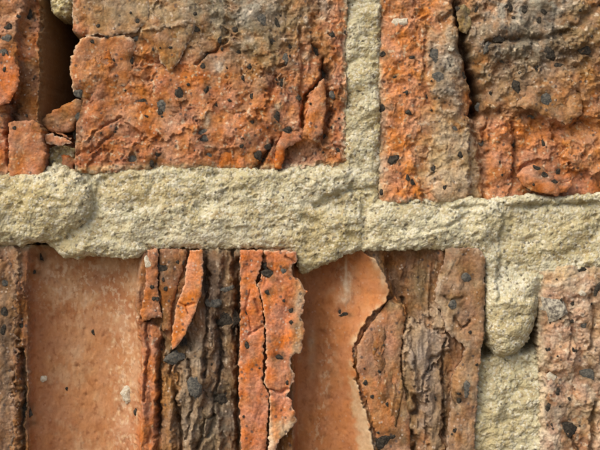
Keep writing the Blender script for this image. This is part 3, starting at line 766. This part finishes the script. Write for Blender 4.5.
    # bark colours
    for (x, y, rx, ry, col, k) in [(212, 290, 24, 46, c(132, 112, 98), .85), (224, 350, 16, 60, c(108, 94, 84), .9), (190, 400, 26, 50, c(146, 124, 106), .8), (226, 420, 16, 40, c(102, 94, 84), .85), (208, 330, 12, 22, c(96, 84, 72), .7), (186, 425, 10, 22, c(110, 98, 84), .6), (214, 270, 9, 18, c(112, 86, 66), .6), (196, 300, 6, 40, c(168, 108, 70), .5), (196, 360, 10, 18, LICHEN, .55),
                                   (168, 390, 8, 40, c(164, 122, 92), .6), (210, 430, 12, 26, OLIVE, .6), (150, 420, 10, 40, ORANGE_D, .7), (222, 398, 10, 10, c(70, 66, 44), .7), (180, 350, 12, 10, c(80, 70, 42), .8)]:
        F.tint(x, y, rx, ry, col, k)
    for pts, w, d in [([(161, 340), (159, 380), (158, 430)], 2.0, 12), ([(175, 396), (179, 430), (181, 470)], 1.8, 10), ([(205, 262), (207, 320), (204, 380)], 1.6, 9), ([(232, 250), (236, 300), (233, 340)], 1.8, 9),
                      ([(216, 320), (222, 360), (214, 400), (212, 430), (196, 450)], 2.0, 10), ([(188, 360), (192, 400), (186, 440)], 1.5, 7), ([(200, 440), (204, 420), (214, 416)], 1.6, 8), ([(237, 260), (238, 330), (237, 460)], 2.4, 14),
                      ([(146, 310), (148, 350), (144, 400)], 1.4, 5), ([(172, 350), (170, 372), (176, 396)], 1.5, 7)]:
        F.groove(pts, w, d)
    for poly, h, col, k in [([(134, 316), (150, 322), (160, 330), (161, 352), (158, 380), (157, 410), (154, 440), (154, 560), (132, 560), (134, 440), (139, 410), (137, 380), (140, 350)], 8, c(192, 112, 70), .75),
                            ([(162, 352), (170, 346), (176, 360), (176, 390), (172, 420), (174, 560), (160, 560), (159, 420), (161, 390)], 5, c(166, 116, 80), .6),
                            ([(180, 362), (190, 352), (202, 350), (204, 380), (200, 410), (193, 440), (190, 560), (181, 560), (183, 440), (178, 400)], 7, c(160, 136, 112), .6),
                            ([(205, 410), (214, 404), (220, 420), (222, 450), (220, 560), (204, 560), (200, 450)], 6, c(134, 116, 96), .6),
                            ([(206, 240), (220, 240), (222, 280), (217, 310), (214, 350), (207, 360), (206, 320), (209, 290)], 6, c(128, 102, 84), .6),
                            ([(225, 240), (236, 240), (236, 300), (232, 330), (234, 390), (228, 400), (222, 370), (224, 320)], 3, c(122, 94, 70), .6),
                            ([(160, 330), (172, 338), (184, 340), (190, 352), (178, 364), (164, 356)], 5, c(96, 76, 48), .6)]:
        F.sheet(poly, h, col, k, 2.2, 3.0)
    lw = noise(X / 22, Y / 60, 242)
    F.Z += bark * (0.8 * (ridged((X + 4 * lw) / 12, Y / 110, 2, 218) - 1.0) + 5.0 * (chunks((X + 5 * lw) / 15, Y / 46 + lw, 219, .5) - .5) + 1.8 * (chunks((X + 4 * lw) / 7, Y / 19, 220, .5) - .5))
    keep = F.C.copy(); F.mottle(PALEC, 6, .5, .85, .4, 226, .6, 1.8); F.C = keep * F.A[..., None] + F.C * (1 - F.A[..., None])
    for poly, h, col, k in [([(408, 316), (418, 320), (432, 330), (446, 336), (452, 346), (446, 358), (434, 362), (430, 374), (424, 404), (418, 396), (412, 372), (405, 350)], 7, c(170, 150, 128), .6),
                            ([(429, 376), (436, 368), (444, 372), (446, 400), (443, 440), (444, 560), (428, 560), (430, 430), (427, 400)], 6, c(156, 128, 98), .6),
                            ([(432, 300), (442, 310), (447, 332), (438, 330), (430, 318)], 5, c(196, 172, 142), .6)]:
        F.sheet(poly, h, col, k, 1.6, 5.0)
    F.tint_line([(424, 330), (426, 360), (420, 396)], 2.2, c(210, 188, 158), .5, 4); F.tint_line([(408, 320), (405, 350), (408, 390), (413, 440)], 2.4, c(206, 182, 150), .55, 4)  # pale streaks paint highlights onto the upright ridges
    F.tint_line([(436, 372), (432, 400), (436, 440)], 2, c(196, 172, 142), .4, 4)
    # right-hand side colours; the recess under the mortar has its shade painted in
    for (x, y, rx, ry, col, k) in [(412, 285, 26, 34, c(130, 92, 66), .85), (424, 285, 9, 26, c(140, 122, 96), .7), (400, 262, 22, 10, c(122, 78, 52), .8), (424, 350, 18, 34, c(164, 148, 132), .8), (430, 410, 16, 40, c(150, 132, 118), .8),
                                   (414, 330, 9, 14, c(172, 142, 114), .6), (410, 410, 9, 50, c(140, 112, 84), .6), (438, 430, 8, 30, c(130, 100, 74), .6)]:
        F.tint(x, y, rx, ry, col, k)
    F.plate([(386, 240), (438, 240), (438, 300), (430, 330), (410, 322), (398, 296), (388, 276)], -9, 3, 2)
    for pts, w, d in [([(418, 398), (419, 408), (417, 416)], 3.6, 14), ([(414, 436), (417, 445), (415, 458)], 3.6, 14), ([(412, 330), (416, 360), (420, 390)], 1.6, 6), ([(428, 372), (432, 360), (444, 354)], 1.8, 7), ([(426, 372), (422, 400)], 1.5, 6),
                      ([(446, 340), (444, 380), (446, 440)], 1.6, 7), ([(404, 300), (408, 320), (403, 340), (401, 365), (408, 400)], 1.8, 8)]:
        F.groove(pts, w, d)
    outline = [(-451, 247), (0, 245), (100, 246), (200, 247.5), (296, 247.5), (360, 245), (470, 246), (481, 249), (484.5, 258), (484.5, 300), (483, 335), (480, 360), (477, 390), (475, 430), (475, 530), (-451, 530)]
    b = slab('brick', F, outline, CLAY, wall, 400, 0, 1.0, 3, 2.0, 3, rim=c(206, 190, 152), rimw=4.5, label='brick with its face split off, smooth half-round cores and bark-like layers showing', seed=9)
    A = dict(ax=.8, ay=2.0)
    piece('sliver', b, [(147, 250), (158, 249), (158, 268), (157, 284), (160, 306), (162, 318), (152, 318), (142, 322), (140, 312), (145, 288)], 1, c(190, 112, 70), amp=2.6, big=10, seed=231, depth=12, under=1.5, rim=c(206, 150, 110), rimw=1, **A)
    piece('sliver', b, [(159.5, 249), (187, 249), (184, 264), (177, 286), (171, 312), (170, 331), (162, 332), (161, 306), (158.5, 284)], -3, c(160, 104, 72), tilt=(-.12, 0), amp=3, big=10, seed=232, depth=12, under=1.5, mott=c(130, 92, 66), **A)
    piece('sliver', b, [(190, 249.5), (203, 250), (204, 268), (202, 292), (198, 304), (193, 318), (185, 334), (178, 346), (172, 350), (171, 342), (174, 322), (177, 304), (185, 284), (187, 264)], 5, c(216, 126, 66), tilt=(.12, 0),
          amp=2.2, big=12, seed=233, rnd=1.2, rw=1.0, own=.95, depth=16, under=2, rim=c(224, 176, 134), rimw=1.1, warp=1.0, label='bright orange upright sliver with a hairline crack',
          extra=lambda G: (G.groove([(176, 300), (185, 306), (195, 303)], .9, 2.5, 1), G.groove([(186, 306), (189, 314)], .9, 2.5, 1)), **A)
    def f2(G):
        G.groove([(248, 335), (256, 330), (262, 326)], 1.0, 3, 1); G.groove([(250, 290), (246, 310), (252, 330)], 1.0, 2.5, 1); G.groove([(256, 300), (260, 312)], 1.6, 4, 1)
        G.tint(251, 262, 10, 10, c(186, 108, 78), .6); G.tint(246, 420, 6, 40, c(200, 118, 72), .5)
    piece('slab', b, [(240, 250), (263.5, 250), (262, 266), (256, 280), (260, 296), (263, 312), (264.5, 335), (263, 360), (263, 384), (269, 392), (268, 412), (267, 440), (264, 480), (241, 480), (241, 430), (238.5, 390), (240, 340), (240.5, 300)],
          5, c(204, 112, 58), tilt=(.06, 0), amp=3.6, big=13, seed=240, rnd=1.2, rw=1.0, own=.95, depth=24, under=2, extra=f2, rim=c(206, 150, 104), rimw=.9, label='orange split layer, the narrower one of a cracked pair', **A)
    def f3(G):
        G.groove([(266, 256), (264, 268), (272, 272)], 1.6, 7, 1); G.groove([(268, 388), (280, 392), (288, 388)], 1.2, 4, 1); G.groove([(286, 256), (294, 262)], 1.5, 4, 1)
        G.tint(300, 300, 5, 30, c(210, 186, 158), .8); G.tint(296, 355, 5, 20, c(214, 190, 160), .6); G.tint(286, 428, 14, 10, c(204, 178, 146), .7, rot=-.8); G.tint(270, 440, 4, 20, c(214, 196, 170), .6)
        G.tint(280, 372, 8, 16, c(186, 118, 84), .6)
    piece('slab', b, [(264.5, 250), (296, 251), (298, 258), (291, 268), (293, 277), (300, 280), (306, 291), (304, 303), (301, 316), (305, 330), (302, 342), (302, 352), (292, 354), (291, 364), (295, 375), (291, 388), (287, 394), (292, 404), (297, 419),
                      (290, 430), (280, 438), (275, 452), (270, 480), (266, 480), (269, 440), (270, 412), (270, 392), (265, 382), (266, 350), (265, 320), (262, 300), (258, 284), (264, 270)],
          8, c(206, 114, 62), tilt=(.04, 0), amp=4.2, big=13, seed=241, rnd=1.2, rw=1.0, own=.95, depth=28, under=3, extra=f3, rim=c(222, 190, 152), rimw=1.5, warp=1.6, label='orange split layer with a jagged pale edge beside the smooth core', **A)
    def f5(G):
        G.tint(404, 380, 5, 60, c(186, 160, 128), .6); G.tint(372, 340, 12, 16, c(176, 122, 94), .6); G.tint_line([(352, 345), (356, 385), (372, 440)], 3, c(130, 100, 84), .7); G.groove([(392, 300), (402, 306), (406, 316)], 2, 5)  # the dark line paints the shadow band down the left edge
        G.tint(396, 306, 8, 6, c(160, 138, 106), .6)
    piece('slab', b, [(390, 301), (397, 298), (404, 304), (408, 315), (405, 330), (402, 350), (401, 370), (406, 395), (411, 420), (412, 480), (384, 480), (379, 446), (371, 414), (362, 388), (357, 366), (358, 347), (366, 332), (378, 316)],
          -11, c(190, 124, 90), tilt=(-0.13, 0), amp=2.6, big=17, seed=242, own=.85, depth=18, under=2, extra=f5, mott=c(186, 136, 106), label='leaf-shaped pinkish orange layer beside the smooth core', **A)
    def f6(G):
        G.tint_line([(458, 254), (450, 266), (441, 280), (437, 300), (447, 312), (444, 330)], 3.5, c(206, 184, 154), .7, 3); G.tint(466, 262, 14, 12, c(136, 94, 66), .7); G.tint(470, 320, 10, 24, c(166, 120, 98), .6)
        G.groove([(456, 318), (462, 330), (470, 322)], 1.6, 5); G.groove([(444, 296), (452, 302), (462, 298)], 2, 4); G.tint(462, 430, 12, 40, c(160, 116, 88), .6); G.tint(462, 370, 10, 14, c(176, 140, 114), .6)
        G.groove([(454, 372), (452, 392), (458, 404)], 3, 8); G.groove([(460, 396), (464, 402)], 2, 5); G.bump(462, 290, 12, 16, 3)
    piece('slab', b, [(446, 249), (470, 247), (480, 249), (485, 258), (485, 300), (483.5, 335), (480.5, 360), (477.5, 390), (475.5, 430), (475.5, 480), (447, 480), (449, 430), (452, 400), (453, 376), (462, 362), (466, 348), (458, 341), (447, 332), (442, 314), (436, 302), (438, 278), (444, 264)],
          -2, c(154, 120, 96), tilt=(0.12, 0), amp=5, big=15, seed=243, depth=18, under=1, extra=f6, mott=GREYB, rim=c(176, 146, 118), rimw=1, label='grey-brown layer at the joint, topped by a pale ridge', **A)
    piece('flake', b, [(-20, 262), (8, 258), (16, 270), (17, 300), (14, 330), (17, 352), (11, 390), (16, 420), (8, 480), (-20, 480)], 1, c(160, 118, 92), amp=5, big=11, seed=246, warp=4.5, tilt=(-.15, 0), depth=10, under=1, mott=c(110, 98, 86), rim=c(200, 164, 132), rimw=1, **A)
    return b

# ------------------------------------------------------------------ lower right brick
def build_lower_right():
    F = Field((534, 258), (1480, 560), -6, c(186, 148, 126), top=4.0)
    fracture(F, 5.5, 311, 18, 1.0, 1.1, 1.4)
    F.Z += 2.5 * fbm(F.X / 40, F.Y / 40, 3, 312)
    F.mottle(c(176, 126, 102), 16, -0.1, 0.5, 0.8, 321); F.mottle(c(208, 184, 156), 12, -0.1, 0.5, 0.8, 322); F.mottle(c(160, 138, 114), 20, 0.1, 0.7, 0.7, 323)
    F.tint(560, 275, 30, 14, c(206, 176, 142), .75); F.tint(545, 300, 8, 40, c(184, 140, 112), .6); F.tint(596, 340, 10, 40, c(160, 122, 90), .6); F.tint(582, 445, 14, 14, c(176, 106, 60), .8)
    F.tint(590, 376, 9, 9, c(130, 108, 90), .8); F.tint(544, 400, 4, 60, c(206, 186, 156), .6); F.tint(592, 420, 10, 14, c(190, 160, 126), .6)
    F.bump(590, 376, 8, 7, 3); F.groove([(598, 404), (594, 420), (596, 440), (592, 460)], 2.2, 10); F.groove([(572, 438), (580, 452), (578, 470)], 2.4, 8); F.groove([(592, 290), (596, 320), (592, 350)], 1.8, 6)
    F.groove([(566, 300), (574, 330), (570, 360)], 1.4, 3)
    F.sheet([(578, 300), (592, 284), (612, 282), (612, 352), (598, 360), (586, 350), (582, 326)], 3, c(186, 150, 124), .5, 2, 6)
    F.sheet([(548, 330), (560, 324), (574, 330), (578, 352), (572, 372), (558, 374), (548, 362)], 3, c(190, 144, 120), .5, 2, 6)
    F.mottle(PALEC, 6, .35, .7, .6, 326); F.mottle(c(116, 82, 60), 7, .5, .9, .6, 327)
    outline = [(541, 272), (556, 267), (590, 265.5), (640, 264), (1473, 264), (1473, 548), (541, 548), (540.5, 400), (539.5, 330)]
    b = slab('brick', F, outline, CLAY, wall, 400, 0, 1.6, 4, 3.0, 3, rim=c(206, 190, 152), rimw=4.5, label='gritty pinkish brick with a pale stone stuck in its face', seed=13)
    return b

# ------------------------------------------------------------------ mortar joints
def sand(F, seed):
    grain = 0.25 + 0.75 * sstep(-.45, .45, fbm(F.X / 42, F.Y / 26, 3, seed + 3))          # rubbed smooth here, open there
    F.Z += 3.2 * fbm(F.X / 34, F.Y / 24, 3, seed)
    X = F.X + 8 * F.W; Y = F.Y + 8 * fbm(F.X / 20, F.Y / 20, 3, seed + 7)
    F.Z += 2.6 * (chunks(X / 34, Y / 17, seed + 9, .7) - .5) + 1.0 * (chunks(X / 11, Y / 7, seed + 10, .7) - .5)
    F.Z += grain * (0.7 * fbm(F.X / 7, F.Y / 6, 3, seed + 5) + 0.5 * (chunks(F.X / 4.2, F.Y / 4.0, seed + 19) - 0.4))
    d1, e, r = vor(F.X / 2.3, F.Y / 2.3, seed + 14)
    F.Z += grain * (0.9 * r + 0.2) * (1 - d1) * 0.65
    d1, e, r = vor((F.X + 2 * F.wx) / 8.5, (F.Y + 2 * F.wy) / 6.5, seed + 24)
    F.Z -= np.where(r > 0.88, 2.0 * sstep(.5, .15, d1), 0)
    F.mottle(MORT_Y, 30, 0.0, 0.7, 0.7, seed + 31); F.mottle(c(228, 220, 192), 18, 0.05, 0.6, 0.7, seed + 33); F.mottle(MORT_G, 24, 0.15, 0.8, 0.6, seed + 35)
    F.mottle(c(164, 140, 92), 11, 0.3, 0.8, 0.6, seed + 37, 1.6, 1); F.mottle(c(176, 158, 116), 60, 0.0, 0.6, 0.6, seed + 39, 1.5, .7)

def build_bed():
    F = Field((-640, -124), (1360, 366), -3, MORT, top=6.0)
    sand(F, 411)
    X, Y = F.X, F.Y
    # the fat lump at the left end and the hollow beside it
    lump = [(-60, 168), (40, 170), (76, 172), (90, 184), (95, 198), (92, 214), (80, 228), (62, 238), (40, 246), (-60, 250)]
    s = F._bb(lump, 16); sd = sd_poly(X[s] + 3 * F.wx[s], Y[s] + 3 * F.wy[s], lump)
    F.Z[s] += 15 * (1 - np.exp(-np.clip(sd, 0, None) / 11)) + 2.0 * sstep(0, 2, sd)
    F.groove([(88, 176), (97, 190), (97, 206), (90, 220)], 4, 5); F.groove([(100, 182), (112, 192), (120, 190)], 5, 3)
    F.tint(30, 205, 46, 26, c(206, 188, 136), .6); F.tint(60, 232, 34, 9, c(196, 176, 120), .5)
    # swells and scoops along the joint
    F.bump(150, 215, 40, 26, 3.5); F.bump(235, 215, 50, 24, 3); F.bump(330, 180, 30, 14, 3.5); F.bump(420, 222, 40, 22, 5, 1.6); F.bump(480, 215, 30, 18, 3)
    F.bump(345, 205, 34, 10, -3.5); F.groove([(316, 206), (334, 196), (352, 190), (372, 188)], 4, 6); F.groove([(352, 190), (366, 200), (364, 244)], 4, 3.5); F.bump(338, 222, 22, 16, 4); F.groove([(300, 214), (320, 226), (330, 244)], 4, 3)
    F.groove([(392, 206), (420, 204), (450, 208), (486, 206)], 2, 2.5); F.groove([(420, 232), (450, 226), (470, 214)], 2, 2.2)
    F.plate([(504, 206), (532, 203), (600, 202), (1500, 202), (1500, 300), (498, 300), (500, 240), (506, 222)], -5, 4, 3)
    F.groove([(528, 206), (556, 205), (600, 203)], 2.0, 4)
    F.groove([(500, 204), (506, 222), (500, 240)], 2.2, 3)
    F.tint(340, 235, 26, 22, c(186, 168, 116), .55); F.tint(310, 262, 16, 8, c(176, 160, 112), .6); F.tint(240, 178, 50, 10, c(196, 182, 134), .5); F.tint(550, 232, 46, 20, c(198, 182, 134), .5)
    F.tint(440, 225, 50, 20, c(222, 214, 180), .5); F.tint(150, 190, 30, 12, c(190, 170, 118), .5); F.tint(210, 235, 50, 10, c(222, 214, 186), .5)
    F.tint(362, 60, 12, 30, c(200, 186, 140), .5); F.groove([(350, 62), (360, 56), (374, 58)], 2.5, 2.5)
    tongue = [(484, 200), (541, 200), (541, 302), (538.5, 318), (534, 332), (527, 346), (517, 354), (506, 359), (496, 356), (489, 346), (485, 330), (485, 300)]
    s = F._bb(tongue, 10); sd = sd_poly(X[s], Y[s], tongue)
    F.Z[s] += sstep(262, 300, Y[s]) * (9 - 13 * np.exp(-np.clip(sd, 0, None) / 8))
    F.tint(512, 322, 22, 26, c(204, 188, 144), .6); F.tint(505, 282, 20, 16, c(226, 220, 194), .5)
    top = [(-620, 170), (-20, 175), (10, 174), (38, 173), (46, 166), (54, 162), (64, 165), (74, 171), (94, 174), (104, 170), (122, 169), (150, 167), (170, 165.5), (200, 164), (235, 166), (252, 168), (282, 169), (300, 165), (322, 163), (345, 161),
           (344.5, 60), (344, -118), (382, -118), (381, 60), (380, 198), (400, 199), (440, 197.5), (466, 196), (488, 199), (500, 197), (530, 193), (556, 197), (580, 194), (604, 192), (660, 197), (1340, 199)]
    bot = [(1340, 270), (640, 268), (604, 267), (588, 268), (577, 273), (568, 281), (557, 288), (549, 297), (541, 306), (538.5, 318), (534, 332), (527, 346), (517, 354), (506, 359), (496, 356), (489, 346), (485, 330), (485.5, 300), (484, 262), (480, 251), (460, 251), (430, 249.5), (390, 251), (362, 251), (346, 255), (336, 261), (316, 269), (303, 275), (298, 271), (296, 256), (290, 248),
           (240, 248.5), (170, 248.5), (148, 249.5), (141, 257), (130, 259), (110, 258), (86, 256), (76, 259), (63, 258), (52, 249), (44, 243), (30, 242), (22, 247), (0, 248), (-620, 250)]
    j = slab('mortar_joint', F, top + bot, MORTAR, wall, 90, 0, 1.6, 5.5, 2.6, 2, label='thick sandy mortar running level between the bricks with upright branches', seed=15)
    return j

def build_lower_perpend():
    F = Field((468, 320), (550, 560), -15, MORT, top=4.0)
    sand(F, 461)
    F.tint(505, 420, 34, 60, c(214, 204, 166), .6); F.Z += 1.6 * fbm(F.X / 12, F.Y / 12, 3, 465) + 0.10 * (F.Y - 340).clip(0, 60)
    F.bump(488, 350, 9, 7, -34); F.bump(534, 334, 11, 17, -52, 1.6); F.bump(516, 352, 10, 6, -6)
    F.bump(527, 356, 8, 6, 6)
    j = slab('mortar_joint', F, [(470, 322), (545, 322), (544, 400), (545, 545), (470, 545), (474, 430)], MORTAR, wall, 90, 0, 0.8, 3, 2, 2, label='set-back upright mortar joint below a rounded tongue', seed=17)
    return j

# ------------------------------------------------------------------ cinders and grit set into the bricks
def lump_mesh(name, seed, mat):
    import bmesh
    bm = bmesh.new(); bmesh.ops.create_icosphere(bm, subdivisions=2, radius=1.0)
    r = np.random.RandomState(seed)
    dirs = r.normal(size=(7, 3)); dirs /= np.linalg.norm(dirs, axis=1)[:, None]
    cut = 0.55 + 0.4 * r.rand(7); ph = r.rand(3) * 6.28
    for v in bm.verts:
        p = np.array(v.co)
        for d, k in zip(dirs, cut):
            t = p @ d
            if t > k: p = p - d * (t - k)
        a = math.atan2(p[2], p[0])
        rag = 1 + .13 * math.sin(3 * a + ph[0]) + .10 * math.sin(5 * a + ph[1]) + .07 * math.sin(8 * a + ph[2])
        v.co = p * np.array([rag, 1, rag]) * (1 + 0.22 * (r.rand() - .5))
    me = bpy.data.meshes.new(name); bm.to_mesh(me); bm.free()
    me.materials.append(mat)
    return me

LUMPS = {m: [lump_mesh(m, 10 * i + k, mat) for k in range(5)] for i, (m, mat) in enumerate((('cinder', CINDER), ('grey_cinder', CINDER_BLUE), ('pale_grit', PALE), ('stone', STONE)))}

_rs = np.random.RandomState(12)
def grit(brick, x, y, w, h, kind='cinder', rot=None, proud=0.8, deep=0.4):
    z = surface_z(brick, x, y)
    ob = bpy.data.objects.new(kind, LUMPS[kind][_rs.randint(5)])
    p = to_world(np.float64(x), np.float64(y), np.float64(z + proud - deep * 0.62 * min(w, h)))
    ob.location = p
    ob.rotation_euler = (0, rot if rot is not None else (_rs.rand() - .5) * .9, 0)
    kk = .84 if w < 6 else 1.0
    ob.scale = (w * kk * S, max(1.2, deep * min(w, h)) * S, h * kk * S)
    link(ob, brick)
    return ob

# ------------------------------------------------------------------ assemble
b_ul = build_upper_left()
b_ur = build_upper_right()
b_ll = build_lower_left()
b_lr = build_lower_right()
build_bed(); build_lower_perpend()

for (x, y, w, h, kind, rot, proud, deep, bk) in SPECKS:
    if kind == 'cinder' and w > 4 and _rs.rand() < .3: kind = 'grey_cinder'
    grit({'ul': b_ul, 'ur': b_ur, 'll': b_ll, 'lr': b_lr}[bk], x, y, w, h, kind, rot, proud, deep)

# ------------------------------------------------------------------ the rest of the wall, round the picture
def common_brick(seed):
    F = Field((-10, -10), (944, 293), -5, ORANGE_D, fine=False, top=5.0)
    fracture(F, 8, seed, 34, 1, 1)
    F.Z += 4 * fbm(F.X / 80, F.Y / 70, 3, seed + 1)
    F.mottle(PINK, 60, -.1, .6, .8, seed + 2); F.mottle(OLIVE, 80, .1, .7, .8, seed + 3); F.mottle(BROWN, 40, .1, .7, .7, seed + 4)
    return F

meshes = []
for k in range(3):
    ob = slab('brick', common_brick(700 + 50 * k), [(0, 0), (934, 0), (934, 283), (0, 283)], CLAY, wall, 400, 0, 3, 5, 4, 2, seed=20 + k)
    meshes.append((ob.data, ob.location.copy()))
    layers.pop(ob.name, None)
    bpy.data.objects.remove(ob, do_unlink=True)
PITCH_X, PITCH_Y = 966.0, 362.0
n = 0
ground_rows = range(-5, 14)
for r in ground_rows:
    for q in range(-2, 2):
        x0 = (-586 if r % 2 == 0 else -451 + 0) + q * PITCH_X + 966
        y0 = -116 + r * PITCH_Y
        if r in (0, 1) and q in (-1, 0): continue      # the four built in detail
        me, off = meshes[(r * 5 + q * 3) % 3]
        ob = bpy.data.objects.new('brick', me)
        ob.location = (off[0] + x0 * S, 0, off[2] - y0 * S)
        link(ob, wall); n += 1
F = Field((-1560, -1960), (2340, 4980), -12, MORT, fine=False, top=16.0)
F.Z += 4 * fbm(F.X / 60, F.Y / 60, 3, 801)
F.Z[F.sl(-400, -96, 1290, 522)] -= 220         # behind the detailed joints and the open core
F.mottle(MORT_Y, 120, 0, .7, .7, 802)
slab('mortar', F, [(-1545, -1950), (2325, -1950), (2325, 4970), (-1545, 4970)], MORTAR, wall, 380, 0, 2, 4, 4, 1, label='sandy mortar bedding the bricks all round', seed=30)

# ------------------------------------------------------------------ ground at the foot of the wall
def ground_material():
    m, nt, bs = new_mat('gravelly_soil')
    tc = node(nt, 'ShaderNodeNewGeometry').outputs['Position']
    n1 = tex_noise(nt, tc, 900, 6, .6)
    nt.links.new(mix(nt, (0.13, 0.10, 0.07), (0.26, 0.22, 0.16), ramp(nt, n1.outputs['Fac'], .35, .65)), bs.inputs['Base Color'])
    bs.inputs['Roughness'].default_value = .95
    return m
gm = bpy.data.meshes.new('ground')
N = 40
g = np.linspace(-1, 1, N)
g = np.sign(g) * (np.abs(g) ** 2) * 60
GX, GY = np.meshgrid(g, g)
GZ = 0.02 * fbm(GX.astype(np.float32) / 2, GY.astype(np.float32) / 2, 3, 90)
gv = np.stack([GX, GY, GZ], -1).reshape(-1, 3)
gi = np.arange(N * N).reshape(N, N)
gf = np.stack([gi[:-1, :-1], gi[:-1, 1:], gi[1:, 1:], gi[1:, :-1]], -1).reshape(-1, 4)
gm.from_pydata(gv.tolist(), [], gf.tolist()); gm.materials.append(ground_material())
go = bpy.data.objects.new('ground', gm); scene.collection.objects.link(go)
go['kind'] = 'structure'; go['label'] = 'bare gravelly soil at the foot of the wall'
print('bricks around', n, 'objects', len(bpy.data.objects))
